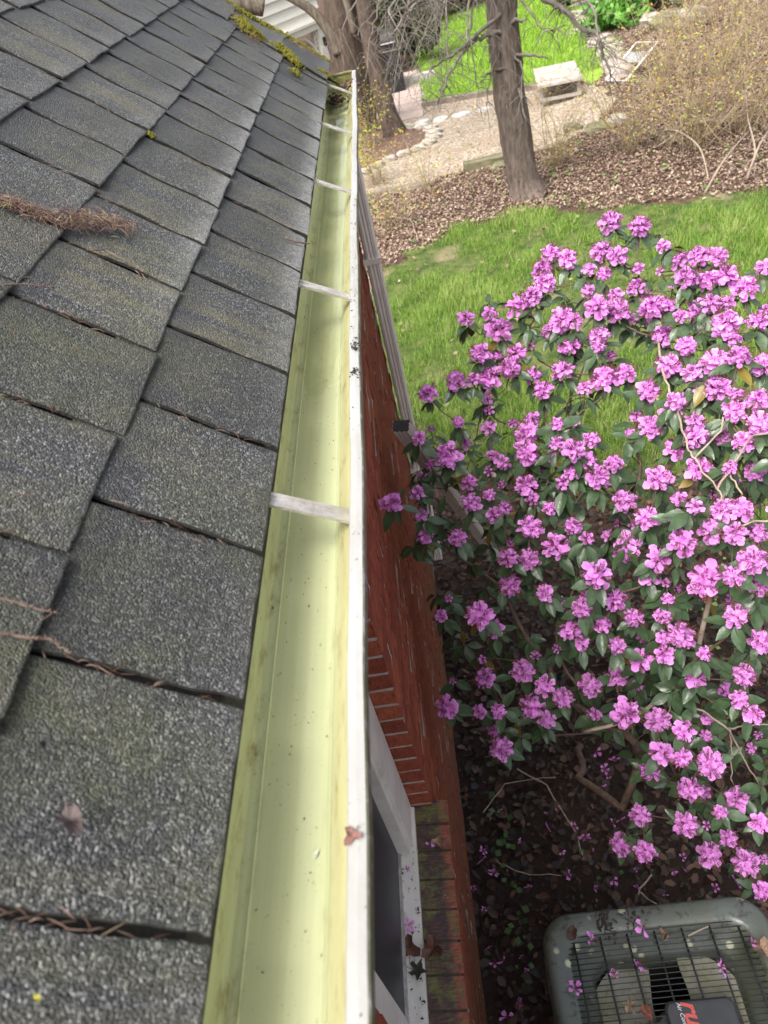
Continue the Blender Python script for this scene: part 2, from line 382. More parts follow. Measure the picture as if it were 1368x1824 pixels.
# ------------------------------------------------------------------ brick house
house = thing('brick_house', (0, 0, 0), 'red brick house with a grey shingle roof and a pale green gutter along its eave', 'house')
WX = -.242                       # brick face
WY0, WY1, WTOP = -1.3, 3.2, 2.60
WIN_Y0, WIN_Y1, WIN_Z0, WIN_Z1 = .30, 1.043, 1.225, 2.47
mw = MB(); X0 = -.62
MI = .0026                        # mortar recess
mw.bbox((X0, WY0, 0), (WX-MI, WY1-MI, WIN_Z0-.08))
mw.bbox((X0, WY0, WIN_Z0-.08), (WX-MI, WIN_Y0-MI, WTOP))
mw.bbox((X0, WIN_Y1+MI, WIN_Z0-.08), (WX-MI, WY1-MI, WTOP))
mw.bbox((X0, WIN_Y0-MI, WIN_Z1+.005), (WX-MI, WIN_Y1+MI, WTOP))
mw.bbox((-6, WY1-.3, 0), (X0, WY1-MI, WTOP))
wall = mw.build('wall', MAT['mortar'], house)
def rough_box(sx, sy, sz, seed, j=.0022):
    r = random.Random(seed); m = MB(); nx, ny, nz = 2, 4, 2
    hx, hy, hz = sx/2, sy/2, sz/2; b = .003
    vv = []
    for x in (-hx, hx):
        for (y, z) in ((-hy, -hz+b), (-hy+b, -hz), (hy-b, -hz), (hy, -hz+b), (hy, hz-b), (hy-b, hz), (-hy+b, hz), (-hy, hz-b)):
            vv.append((x+(r.uniform(-j, j) if x > 0 else 0), y+r.uniform(-j, j)*.6, z+r.uniform(-j, j)*.6))
    fs = [tuple(range(8, 16)), tuple(reversed(range(8)))]+[(k, (k+1) % 8, 8+(k+1) % 8, 8+k) for k in range(8)]
    m.add(vv, fs); return m
BL, BH, BJ, BD = .194, .0575, .0102, .068
bm_full = [rough_box(BD, BL, BH, 10+i).mesh('brick', MAT['brick']) for i in range(4)]
bm_half = [rough_box(BD, .092, BH, 30+i).mesh('brick', MAT['brick']) for i in range(3)]
slots = []
nz = int(WTOP/(BH+BJ))
for c in range(nz):
    z = .012+c*(BH+BJ)+BH/2; ph = 0 if c % 2 else .102
    rows = []
    if WIN_Z0-.08 < z+BH/2 and z-BH/2 < WIN_Z1:
        rows = [(WIN_Y1, WY1, 1), (WY0, WIN_Y0, -1)]
    else: rows = [(WIN_Y1, WY1, 1), (WY0, WIN_Y1-BJ, -1)]
    for a, b, d in rows:
        y = a if d > 0 else b
        if c % 2:
            L = .092; slots.append((y+d*L/2, z, 'h')); y += d*(L+BJ)
        while (y+BL < b+.05) if d > 0 else (y-BL > a-.05):
            slots.append((y+d*BL/2, z, 'f')); y += d*(BL+BJ)
def camd(p): return (p[0]-0)**2+(p[1]-0)**2+(p[2]-CAMZ)**2
slots.sort(key=lambda s: camd((WX, s[0], s[1])) + (0 if (abs(s[0]-WIN_Y1) < .14 and s[1] > WIN_Z0-.1) else 3.0 if s[0] < .25 else 1.0))
rest = MB()
for i, (y, z, kd) in enumerate(slots):
    dx = random.uniform(-.0024, .0018)
    if i < 285:
        o = obj('brick', random.choice(bm_full if kd == 'f' else bm_half), wall, (WX-BD/2+dx, y, z))
    else:
        src = random.choice(bm_full if kd == 'f' else bm_half)
        rest.add([(v.co.x+WX-BD/2+dx, v.co.y+y, v.co.z+z) for v in src.vertices], [tuple(p.vertices) for p in src.polygons])
rest.build('brickwork', MAT['brick'], wall, kind='stuff')
# rowlock sill of sloping bricks
sl_m = [rough_box(.150, .0735, .060, 60+i, .003) for i in range(4)]
sl_m = [m.mesh('sill_brick', MAT['sillbrick']) for m in sl_m]
y = WIN_Y0-.02
while y < WIN_Y1-.01:
    mtx = Matrix.Translation((-.279, y+.035, WIN_Z0-.040)) @ Matrix.Rotation(rad(9+random.uniform(-1.5, 1.5)), 4, 'Y')
    obj('sill_brick', random.choice(sl_m), wall, mtx=mtx); y += .079
m = MB(); m.bbox((-.306, WIN_Y0-.02, WIN_Z0-.085), (-.2065, WIN_Y1-.003, WIN_Z0-.052)); R9 = Matrix.Rotation(rad(9), 3, 'Y')
m.box((-.281, (WIN_Y0+WIN_Y1)/2-.012, WIN_Z0-.043), (.142, WIN_Y1-WIN_Y0+.016, .056), R9)
m.build('sill_mortar', MAT['sillmortar'], wall)
# window
win = MB(); wy0, wy1 = WIN_Y0+.004, WIN_Y1-.004
win.bbox((-.36, wy1-.125, WIN_Z0+.002), (-.307, wy1, WIN_Z1)); win.bbox((-.36, wy0, WIN_Z0+.002), (-.307, wy0+.125, WIN_Z1))
win.bbox((-.36, wy0+.125, WIN_Z1-.12), (-.307, wy1-.125, WIN_Z1-.002))
win.bbox((-.352, wy1-.147, WIN_Z0+.02), (-.318, wy1-.125, WIN_Z1-.12)); win.bbox((-.352, wy0+.125, WIN_Z0+.02), (-.318, wy0+.147, WIN_Z1-.12))
window = win.build('window', MAT['white_trim'], house)
m = MB(); m.add([(-.40, wy0+.01, WIN_Z0+.022), (-.40, wy1-.01, WIN_Z0+.022), (-.298, wy1-.004, WIN_Z0+.008), (-.298, wy0+.004, WIN_Z0+.008),
                 (-.40, wy0+.01, WIN_Z0-.03), (-.40, wy1-.01, WIN_Z0-.03), (-.298, wy1-.004, WIN_Z0-.022), (-.298, wy0+.004, WIN_Z0-.022)],
                [(0,3,2,1),(4,5,6,7),(3,7,6,2),(0,1,5,4),(0,4,7,3),(1,2,6,5)])
m.build('window_sill', MAT['white_trim'], window)
m = MB(); m.bbox((-.366, wy0+.14, WIN_Z0+.024), (-.342, wy1-.14, WIN_Z0+.034))
m.build('screen_rail', MAT['alu'], window)
m = MB(); m.bbox((-.356, wy0+.145, WIN_Z0+.034), (-.350, wy1-.145, WIN_Z1-.12)); m.build('insect_screen', MAT['screen'], window)

# roof
MS = .85; LS_ = math.sqrt(1+MS*MS); EX, EZ = -.2202, 2.8134
SV = Vector((-1, 0, MS))/LS_; NV = Vector((MS, 0, 1))/LS_; YV = Vector((0, 1, 0))
def roofp(y, s, n=0): return Vector((EX, y, EZ))+SV*s+NV*n
RM = Matrix((( SV.x, 0, NV.x), (SV.y, 1, NV.y), (SV.z, 0, NV.z)))  # columns: up-slope, y, normal
def roof_px(px, py, n=0):
    d = V(ray(px, py)); c = Vector((0, 0, CAMZ)); A = roofp(0, 0, n); t = (A-c).dot(NV)/d.dot(NV); return c+d*t
RAKE = 3.345
dk = MB()
q = [roofp(-1.6, .012, -.014), roofp(RAKE, .012, -.014), roofp(RAKE, 2.6, -.014), roofp(-1.6, 2.6, -.014)]
q2 = [p-Vector((0, 0, .05)) for p in q]
dk.add(q+q2, [(0, 1, 2, 3), (4, 7, 6, 5), (0, 4, 5, 1), (1, 5, 6, 2), (2, 6, 7, 3), (3, 7, 4, 0)])
roof = dk.build('roof', MAT['felt'], house)
fs = MB(); fs.bbox((-.30, -1.6, 2.60), (-.262, RAKE-.02, 2.775)); fs.build('fascia', MAT['white_trim'], house)
TW, TE = .1855, .1775
def shingle_mesh(seed, wid, length, thick=.0062):
    r = np.random.default_rng(seed); m = MB(); nu, nv = 13, 13
    # u: along y (0..wid), s: up-slope (0..length); a = band etc. stored in two attributes
    top, bot, wear_glare, band = [], [], [], []
    ph = r.uniform(0, 6, 4); lf0 = r.uniform(.0058, .0088); GV = [0, .012, .035]+list(np.linspace(.09, 1, nv-3)); GU = [0, .012]+list(np.linspace(.06, .94, nu-4))+[.988, 1]
    for j in range(nv):
        for i in range(nu):
            a, b = GU[i], GV[j]
            s = b*length; yy = (a-.5)*wid
            lift = lf0*(1-b)+.0009*math.sin(yy*31+ph[0])*(1-b)+.0012*math.sin(s*45+ph[1]+yy*20)
            edge = (r.uniform(-.0008, .0008)+.0006*math.sin(yy*50+ph[2])) if j == 0 else 0
            eu = r.uniform(-.0012, .0012)+.001*math.sin(s*60+ph[3]) if i in (0, nu-1) else 0
            drop = .0018*max(0, 1-min(a, 1-a)*26)**1.5+.0018*max(0, 1-b*26)**1.5
            top.append((s+edge, yy+eu, lift+thick-drop)); bot.append((s+edge*1.5, yy+eu, lift))
            wear_glare.append(max(0., 1-b*3.2)**2.2 if i not in (0, nu-1) else max(.15, (1-b*2.5)))
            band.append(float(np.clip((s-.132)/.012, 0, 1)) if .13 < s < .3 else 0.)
    n = nu*nv
    V_ = top+bot; F = []
    for j in range(nv-1):
        for i in range(nu-1):
            k0 = j*nu+i; F.append((k0, k0+nu, k0+nu+1, k0+1))
    for i in range(nu-1): F.append((i, i+1, n+i+1, n+i))
    for j in range(nv-1):
        F.append((j*nu, n+j*nu, n+(j+1)*nu, (j+1)*nu)); F.append((j*nu+nu-1, (j+1)*nu+nu-1, n+(j+1)*nu+nu-1, n+j*nu+nu-1))
    me = bpy.data.meshes.new('shingle'); me.from_pydata([tuple(p) for p in V_], [], F)
    for nm, arr in (('wear_glare', wear_glare+wear_glare), ('band', band+band)):
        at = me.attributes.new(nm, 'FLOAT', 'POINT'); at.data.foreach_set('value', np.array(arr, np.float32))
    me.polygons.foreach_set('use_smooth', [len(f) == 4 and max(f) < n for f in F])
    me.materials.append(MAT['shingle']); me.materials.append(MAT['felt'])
    me.polygons.foreach_set('material_index', [1 if (len(f) == 4 and max(f) >= n and len({k % nu for k in (f[0] % n, f[1] % n, f[2] % n, f[3] % n)}) == 1) else 0 for f in F]); me.update(); return me
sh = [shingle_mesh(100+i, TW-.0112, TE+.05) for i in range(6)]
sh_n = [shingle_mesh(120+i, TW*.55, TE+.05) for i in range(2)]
PH = [.93, .48, .64, .78, .35, .1, .55, .9, .3, .7]
gaps = []
for c in range(10):
    y = (-2+PH[c])*TW
    tw = TW if c < 2 else TW*.993
    while y < 3.02:
        w_ = TW
        me = random.choice(sh)
        sc = 1.015-.05*float(sstep(.5, 1.9, y))
        if y+TW > 3.05:
            sc = max(.12, (3.03+random.uniform(-.02, .02)-y)/TW)
        loc = roofp(y+TW*sc/2, c*TE+random.uniform(-.003, .003), -.0035)
        mt = RM.to_4x4(); mt.translation = loc
        mt = mt @ Matrix.Rotation(rad(random.uniform(-.4, .4)), 4, 'Z') @ Matrix.Rotation(rad(random.uniform(-.35, .35)), 4, 'X') @ Matrix.Diagonal((1, sc, 1, 1))
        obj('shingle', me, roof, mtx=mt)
        gaps.append((y, c)); y += tw
# rake course laid along the gable edge
rk = [shingle_mesh(140+i, RAKE-3.0, .24) for i in range(3)]
for c in range(9):
    mt = RM.to_4x4(); mt.translation = roofp(3.0+(RAKE-3.0)/2+.012, c*.195+.004, .003+random.uniform(0, .004)); obj('rake_shingle', random.choice(rk), roof, mtx=mt @ Matrix.Rotation(rad(random.uniform(-1.5, 1.5)), 4, 'Z'))
m = MB()
q = [roofp(RAKE+.02, -.01, -.03), roofp(RAKE+.045, -.01, -.03), roofp(RAKE+.045, 2.6, -.03), roofp(RAKE+.02, 2.6, -.03)]
m.add(q+[p-Vector((0, 0, .15)) for p in q], [(0,1,2,3),(4,7,6,5),(0,4,5,1),(1,5,6,2),(2,6,7,3),(3,7,4,0)]); m.build('rake_board', MAT['white_trim'], house)

# gutter
GY0, GY1 = -1.6, 3.30
ZB = CAMZ-.610; ZL = CAMZ-.527
prof = [(-.247, ZL+.012), (-.2465, ZL-.03), (-.2462, ZB+.006), (-.2435, ZB+.001), (-.2375, ZB-.0002), (-.2335, ZB-.0002), (-.2325, ZB+.0014), (-.2312, ZB), (-.20, ZB-.0008), (-.168, ZB), (-.1635, ZB+.004), (-.158, ZB+.020), (-.146, ZB+.036), (-.134, ZB+.050), (-.1300, ZB+.066), (-.1292, ZL-.006)]
yy = np.concatenate([np.arange(GY0, GY1, .08), [GY1]])
m = MB()
for y in yy:
    wv = .0012*math.sin(y*3.1)+.0006*math.sin(y*11)
    for x, z in prof: m.v.append((x+wv*(.2 if x < -.22 else 1), y, z)); m.a.append(0)
k = len(prof)
for j in range(len(yy)-1):
    for i in range(k-1): m.f.append((j*k+i, (j+1)*k+i, (j+1)*k+i+1, j*k+i+1))
gut = m.build('gutter', MAT['gutter_in'], house, label='pale green gutter trough filmed with algae')
lp = [(-.1296, ZL-.011), (-.1297, ZL-.001), (-.1285, ZL+.0008), (-.121, ZL+.0016), (-.1145, ZL+.0006), (-.1128, ZL-.0012), (-.1124, ZL-.013), (-.120, ZL-.022), (-.126, ZL-.024), (-.1325, ZB+.044), (-.146, ZB+.030), (-.160, ZB+.012), (-.166, ZB-.003)]
m = MB()
for y in yy:
    wv = .0016*math.sin(y*3.1)+.0009*math.sin(y*11)+.0005*math.sin(y*29)
    for x, z in lp: m.v.append((x+wv+random.uniform(-.0002, .0002), y, z)); m.a.append(0)
k = len(lp)
for j in range(len(yy)-1):
    for i in range(k-1): m.f.append((j*k+i, (j+1)*k+i, (j+1)*k+i+1, j*k+i+1))
m.build('gutter_lip', MAT['lip'], gut)
# end cap with its top rim
m = MB(); pts = [(x, GY1-.002, z) for x, z in prof]+[(-.1292, GY1-.002, ZL+.001), (-.247, GY1-.002, ZL+.001)]
m.add(pts+[(x, y+.003, z) for x, y, z in pts], [tuple(range(len(pts))), tuple(reversed(range(len(pts), 2*len(pts))))])
m.bbox((-.247, GY1-.006, ZL-.002), (-.13, GY1+.003, ZL+.0035))
m.build('end_cap', MAT['gutter_in'], gut)
hz0 = CAMZ-.560
HY = [at_z(px, py, hz0)[1] for px, py in [(620, 925), (621, 535), (622, 347), (626, 241), (630, 168)]]
hm = MB(); R = Matrix.Rotation(math.atan2(.070, .125), 3, 'Y')
for dy, hh in ((-.0085, .003), (-.003, .0012), (.003, .0012), (.0085, .003)):
    hm.box((-.058, dy, hh/2), (.128, .0058, .0012+hh))
for v_i, p in enumerate(hm.v):
    hm.v[v_i] = tuple(R @ Vector(p))
hme = hm.mesh('hanger_strap', MAT['alu'])
for y in HY: obj('hanger_strap', hme, gut, (-.1305, y, hz0))
# downspout on the far corner, with its hinged extension pipe
ds = MB()
def ribbed(mb, p0, p1, wv, dv, wd, dp, n=9):
    p0, p1, wv, dv = Vector(p0), Vector(p1), Vector(wv), Vector(dv); ring = []
    for i in range(n): ring.append((-wd/2+wd*i/(n-1), dp/2+(.0 if i % 2 else -.008)))
    for i in range(7): ring.append((wd/2-(.006 if i % 2 == 0 else 0), dp/2-dp*(i+1)/8))
    for i in range(n): ring.append((wd/2-wd*i/(n-1), -dp/2+(.0 if i % 2 else .008)))
    for i in range(7): ring.append((-wd/2+(.006 if i % 2 == 0 else 0), -dp/2+dp*(i+1)/8))
    K = len(ring); L_ = 6
    vv = [p0+(p1-p0)*(j/(L_-1))+wv*a+dv*b for j in range(L_) for a, b in ring]
    ff = [(j*K+i, j*K+(i+1) % K, (j+1)*K+(i+1) % K, (j+1)*K+i) for j in range(L_-1) for i in range(K)]
    mb.add(vv, ff)
DY = 3.135
ribbed(ds, (-.198, DY, ZB-.12), (-.198, DY, .18), (0, 1, 0), (1, 0, 0), .080, .062)
ribbed(ds, (-.190, DY, ZB+.0), (-.198, DY, ZB-.125), (0, 1, 0), (1, 0, 0), .080, .062)
dso = ds.build('downspout', MAT['downspout'], house)
e0 = at_x(714, 758, -.15); e1 = at_z(884, 992, .045)
dd = V(e1)-V(e0); dn = dd.normalized(); sidev = dn.cross(Vector((0, 0, 1))).normalized(); upv = sidev.cross(dn)
m = MB(); ribbed(m, e0, V(e1)+dn*.1, sidev, upv, .062, .046); m.build('extension_pipe', MAT['downspout'], dso)
m = MB(); m.box(V(e0)+dn*.004, (.010, .050, .036), Matrix((dn, sidev, upv)).transposed()); m.build('pipe_collar', simple('dark_rubber', (.035, .033, .03), None, 20, .7), dso)
for z in (.9, 2.1):
    m = MB(); m.bbox((-.24, DY-.048, z-.012), (-.164, DY+.048, z+.012)); m.build('strap', MAT['downspout'], dso)

# water standing in the far half of the gutter
def mk_water():
    k = NT('clear_rain_water'); t = k.t
    tr = k.n('ShaderNodeBsdfTransparent'); tr.inputs[0].default_value = (.965, .97, .92, 1); gl = k.n('ShaderNodeBsdfGlossy'); gl.inputs['Roughness'].default_value = .03
    fr = k.n('ShaderNodeFresnel'); fr.inputs[0].default_value = 1.33; mx = k.n('ShaderNodeMixShader')
    bp = k.n('ShaderNodeBump'); bp.inputs['Strength'].default_value = .12; bp.inputs['Distance'].default_value = .004; k.l(k.noise(26, 3), bp.inputs['Height'])
    k.l(bp.outputs[0], gl.inputs['Normal']); k.l(bp.outputs[0], fr.inputs['Normal'])
    k.l(k.math('MULTIPLY', fr.outputs[0], k.math('SUBTRACT', 1., k.geo.outputs['Backfacing'])), mx.inputs[0]); k.l(tr.outputs[0], mx.inputs[1]); k.l(gl.outputs[0], mx.inputs[2]); k.l(mx.outputs[0], k.out.inputs[0]); return k.m
m = MB(); ny = 40
for j in range(ny+1):
    y = 1.02+(2.98-1.02)*j/ny; wl = .0025*math.sin(y*23)+.002*math.sin(y*61)
    tpr = max(.02, min(1, ((y-1.0)/.22)**.5, (3.0-y)/.1))+.06*math.sin(y*37)*(y < 1.3)
    zc = ZB+.0055
    m.v += [(-.2035-.040*tpr+wl*.4, y, zc), (-.2035+.041*tpr+wl, y, zc)]; m.a += [0, 0]
for j in range(ny): m.f.append((2*j, 2*j+1, 2*j+3, 2*j+2))
m.build('puddle', mk_water(), label='shallow clear puddle lying in the far half of the green gutter', category='puddle')

# ------------------------------------------------------------------ debris on roof, gutter and sill
def needles(n, sampler, name, lens=(.012, .03), **tags):
    Vn, Fn, T = [], [], []
    for _ in range(n):
        p, nrm, along = sampler()
        L = random.uniform(*lens); d = along.normalized(); s = nrm.cross(d).normalized()*.00042; b = nrm*random.uniform(.0, .004); o = len(Vn); t = random.random()
        cv = nrm.cross(d)*random.uniform(-.07, .07)*L
        for f, wd in ((-.5, .5), (-.15, 1), (.2, 1), (.5, .3)):
            c = p+d*(f*L)+b*(1-4*f*f)+cv*(1-4*f*f); Vn += [tuple(c-s*wd), tuple(c+s*wd), tuple(c+nrm*.0006*wd)]
        T += [t]*12
        for i in range(3):
            for a, b2 in ((0, 2), (2, 1)):
                Fn += [(o+3*i+a, o+3*i+b2, o+3*i+3+b2), (o+3*i+a, o+3*i+3+b2, o+3*i+3+a)]
    me = trimesh(name, Vn, Fn, MAT['needle'], T)
    o = obj(name, me, **tags)
    return o
def on_roof_dir():
    a = random.uniform(0, 6.28); return SV*math.cos(a)+YV*math.sin(a)+NV*random.uniform(-.1, .15)
gsel = [g for g in gaps if g[1] <= 3 and -.1 < g[0] < 2.4]
gw = [(1 if random.random() < .62 else .12)*(2.2 if g[1] <= 1 else 1)/(1+g[0])**2.2 for g in gsel]
def samp_gap():
    y, c = random.choices(gsel, gw)[0]; s = c*TE+random.triangular(.0, TE, .11)
    if c == 0: s = max(s, .02)
    return roofp(y+random.gauss(0, .0035), s, random.uniform(-.001, .008)), NV, (SV+YV*random.gauss(0, .6)+NV*random.uniform(-.12, .2))
needles(330, samp_gap, 'needle_litter', (.008, .022), kind='stuff', label='brown conifer needles packed in the slots between roof shingles', category='needles')
def samp_stray():
    return roofp(random.uniform(.05, 2.2)**1.2*.9, random.uniform(.02, .9), .0125), NV, on_roof_dir()
needles(90, samp_stray, 'stray_needles', kind='stuff', label='stray dead conifer needles lying loose across the roof shingles', category='needles')
def line_samp(pts, n0, spread, lift):
    P = [roof_px(*q, n0) for q in pts]
    def f():
        i = random.randrange(len(P)-1); t = random.random(); p = P[i].lerp(P[i+1], t)
        d = P[i+1]-P[i]
        return p+SV*random.gauss(0, spread)+YV*random.gauss(0, spread)+NV*abs(random.gauss(0, lift)), NV, d.normalized()*.8+SV*random.gauss(0, 1)+YV*random.gauss(0, 1)+NV*random.gauss(0, .35)
    return f
o = needles(420, line_samp([(-20, 352), (40, 372), (100, 396)], .012, .008, .0022), 'needle_drift', category='needles', label='narrow drift of brown needles trailing along a roof slot at the left')
o = needles(430, line_samp([(108, 396), (140, 392), (165, 398), (195, 398), (222, 404)], .012, .0125, .0045), 'needle_clump', category='needles', label='thick tangled clump of brown conifer needles on the roof shingles')
o = needles(330, line_samp([(400, 18), (425, 40), (440, 55), (455, 78)], .01, .02, .006), 'needle_heap', category='needles', label='pinkish heap of dry needles beside the upper moss cushion at the gable edge')
o = needles(260, line_samp([(525, 80), (560, 105)], .01, .02, .005), 'needle_heap', category='needles', label='loose needles scattered near the lower gable corner beyond the moss')
def twig(px_pts, label, r=.0012, n0=.012, group=None, spikes=0, name='twig'):
    P = [roof_px(*q, n0+r) for q in px_pts]; m = MB(); base = P[0].copy()
    fine = []
    for i in range(len(P)-1):
        for t in np.linspace(0, 1, 7)[:-1]: fine.append(P[i].lerp(P[i+1], t)+NV*random.uniform(0, .001)+YV*random.uniform(-.001, .001))
    fine.append(P[-1])
    m.tube(fine, [r*(1-.45*i/len(fine))*random.uniform(.85, 1.25) for i in range(len(fine))], 6)
    for _ in range(spikes):
        p = random.choice(fine); m.tube([p, p+(NV*random.uniform(.1, 1)+SV*random.uniform(-1, 1)+YV*random.uniform(-1, 1)).normalized()*random.uniform(.002, .004)], [.0008, .0004], 4)
    m.shift(base); o = m.build(name, MAT['twigbrown'], loc=base, smooth=True, label=label, category='twig')
MAT['twigbrown'] = simple('reddish_twig', (.21, .145, .11), (.09, .058, .043), 60, .8)
twig([(-15, 509), (40, 506), (98, 513)], 'straight pale twig lying across a course edge at the left of the roof', spikes=14)
twig([(-15, 1060), (40, 1078), (95, 1091)], 'reddish twig jutting over the shingle edge at the left, upper of the nearer two', .0013, spikes=30)
twig([(-15, 1125), (50, 1136), (90, 1140), (122, 1163)], 'knobbly dark twig at the left roof edge, below the smoother reddish one', .0014, spikes=40)
twig([(163, 446), (185, 445), (215, 460), (265, 488)], 'thin curved twig resting on a shingle below the needle clump', .0012)
twig([(508, 423), (528, 432), (551, 434)], 'short dark stick poking off the shingles over the gutter', .0022, spikes=10)
def flat_leaf(px, py, label, size=.02, colr=(.13, .085, .075), surf='roof', z=None, x=None, name='fallen_leaf', cat='leaf', lobes=0, up=.01, rot=None):
    if surf == 'roof': p = roof_px(px, py, .014); n_ = NV; a_ = SV
    elif surf == 'z': p = V(at_z(px, py, z)); n_ = Vector((0, 0, 1)); a_ = YV
    else: p = V(at_x(px, py, x)); n_ = Vector((1, 0, 0)); a_ = YV
    b_ = n_.cross(a_).normalized(); an = random.uniform(0, 6.28) if rot is None else rot
    m = MB(); pts = [Vector((0, 0, 0))]; K = 14
    for k_ in range(K):
        t = 2*math.pi*k_/K; r = size*(1+(.45*math.cos(lobes*t) if lobes else 0)+random.uniform(-.13, .13))*(1 if lobes else (.66+.30*math.cos(t)**2+.08*math.cos(t)))
        lift = up*(.25*random.uniform(0, 1.)+.75*math.cos(t+1.1)**2)
        v2 = a_*(math.cos(t+an)*r)+b_*(math.sin(t+an)*r)+n_*lift
        pts.append(v2)
    m.add(pts, [(0, 1+k_, 1+(k_+1) % K) for k_ in range(K)])
    st = -(a_*math.cos(an)+b_*math.sin(an)); m.tube([st*size*.3, st*size*1.4+n_*up*.6], [.0009, .0006], 4)
    mm = simple('dead_leaf_'+str(len(bpy.data.materials)), colr, tuple(c*.45 for c in colr), 60, .6, .3, 200)
    o = m.build(name, mm, loc=p, label=label, category=cat)
    return o
flat_leaf(125, 1463, 'curled purplish brown dead leaf on the nearest shingle', .010, (.13, .09, .085), up=.009)
flat_leaf(78, 1326, 'small dark bud scale on the nearest shingle at its left side', .004, (.05, .045, .045), up=.006, name='bud_scale', cat='bud')
flat_leaf(66, 1780, 'tiny yellow petal on the bottom left shingle', .0022, (.6, .55, .05), up=.003, name='petal', cat='petal')
flat_leaf(627, 1490, 'wet reddish leaf scrap stuck on the white gutter lip', .0062, (.22, .10, .08), 'z', ZL+.0025, lobes=3, up=.004, name='leaf_scrap')
flat_leaf(562, 1523, 'tiny white petal on the green gutter floor', .0038, (.7, .75, .6), 'z', ZB+.002, up=.002, name='petal', cat='petal')
# dark flecks of grit in the gutter and on the lip
def flecks(n, fz, name, mat, **tags):
    Vn, Fn = [], []
    for _ in range(n):
        p, L = fz(); a = random.uniform(0, 6.28); d = Vector((math.cos(a), math.sin(a), 0)); s = Vector((-d.y, d.x, 0)); o = len(Vn); wd = L*random.uniform(.15, .5)
        Vn += [tuple(p+d*L), tuple(p+s*wd), tuple(p-d*L), tuple(p-s*wd), tuple(p+Vector((0, 0, wd*.8)))]
        Fn += [(o, o+1, o+4), (o+1, o+2, o+4), (o+2, o+3, o+4), (o+3, o, o+4)]
    return obj(name, trimesh(name, Vn, Fn, mat), **tags)
grit = simple('dark_grit', (.035, .025, .018), (.012, .01, .008), 40, .8)
def fz_floor():
    y = random.uniform(.05, 1.6) if random.random() < .8 else random.uniform(2.4, 3.2); x = random.triangular(-.24, -.165, -.172) if random.random() < .6 else random.uniform(-.24, -.17)
    return Vector((x, y, ZB+.0015)), random.choice([.0003, .0003, .0004, .0004, .0004, .0004, .0005, .0005, .0006, .0006, .0007, .0009, .0016])
flecks(1900, fz_floor, 'gutter_grit', grit, kind='stuff', label='dark specks of grit on the green gutter floor', category='grit')
def fz_lip():
    return Vector((random.uniform(-.129, -.1135), random.choice([random.uniform(.1, 3.3), random.gauss(1.55, .1), random.gauss(3., .15), random.gauss(1.25, .12)]), ZL+.0015)), random.choice([.0008, .001, .0016, .003])
flecks(230, fz_lip, 'lip_grit', grit, kind='stuff', label='dark crumbs of dirt along the white gutter lip', category='grit')
def clod(p, r, label, name='dirt_clod', n=26, flat=.5, mat=None):
    m = MB()
    for _ in range(n):
        c = Vector((random.gauss(0, r*.5), random.gauss(0, r*.8), abs(random.gauss(0, r*.3*flat)))); a = random.uniform(0, 6.28)
        m.box(c, (r*random.uniform(.15, .5), r*random.uniform(.08, .25), r*.12), Matrix.Rotation(a, 3, 'Z') @ Matrix.Rotation(random.uniform(-.6, .6), 3, 'X'))
    m.build(name, mat or grit, loc=p, label=label, category='dirt')
clod(at_z(633, 618, ZL+.002), .011, 'dark clump of rotted leaves stuck on the gutter lip beside the brick wall')
clod(at_z(633, 662, ZL+.002), .008, 'smaller smear of dark debris on the lip just below the larger clump')
clod(at_z(600, 183, ZB+.012), .045, 'soggy brown leaf heap at the far end of the gutter', 'leaf_heap', 60, 1.0, simple('rotting_leaves', (.10, .06, .04), (.03, .02, .015), 50, .7))
clod(at_z(617, 158, ZL-.02), .035, 'ragged brown debris caught on the last gutter strap', 'leaf_heap', 40, 1.0, simple('rotting_leaf_bits', (.16, .10, .07), (.05, .03, .02), 50, .7))
# moss cushions on the gable edge
mossm = tinted('moss_tufts', [(0., (.07, .065, .016)), (.5, (.24, .225, .04)), (1., (.46, .43, .09))], .9, .1, .25)
def moss(pts, label, spread, n, h=.018, base=.0):
    P = [roof_px(*q, .012) for q in pts]; Vn, Fn, T = [], [], []
    for _ in range(n):
        i = random.randrange(len(P)-1); u, v2 = random.gauss(0, .5), random.gauss(0, .5)
        c = P[i].lerp(P[i+1], random.random())+SV*u*spread*random.choice((.5, 1.2, 1.7))+YV*v2*spread*random.choice((.8, 1.7, 2.6))
        hh = h*math.exp(-(u*u+v2*v2)*1.6)*random.uniform(.15, 1.15)
        for k_ in range(4):
            d = (NV+SV*random.gauss(0, .6)+YV*random.gauss(0, .6)).normalized(); o = len(Vn); s = d.cross(Vector((.3, .5, .8))).normalized()*.0022
            Vn += [tuple(c-s), tuple(c+s), tuple(c+NV*hh*.5+d*.006+s.cross(d)*1.2), tuple(c+NV*hh+d*random.uniform(.004, .009))]
            Fn += [(o, o+1, o+3), (o, o+2, o+3), (o+1, o+2, o+3)]; t = random.random(); T += [t*.4, t*.4, t*.6, min(1, t*.7+.3)]
    obj('moss', trimesh('moss', Vn, Fn, mossm, T), label=label, category='moss', group='moss on the gable edge')
moss([(430, 38), (440, 55), (458, 65)], 'upper green moss cushion next to the pinkish needle heap at the gable edge', .028, 700, .02)
moss([(492, 84), (512, 100), (530, 118)], 'lower bright green moss cushion growing along the shingle seam near the gutter end', .018, 750, .02)
moss([(388, -6), (430, 22), (470, 45), (510, 66), (548, 88), (585, 112)], 'ragged brown green moss ridge following the outer gable edge', .02, 800, .009)
moss([(522, 128), (530, 134)], 'little round moss dot on the lowest course near the gutter end', .01, 120, .01)
moss([(565, 128), (585, 138)], 'thin moss streak at the very corner of the roof above the gutter end', .012, 260, .012)
moss([(265, 240), (272, 246)], 'tiny moss tuft in a shingle slot in mid roof', .003, 26, .003)

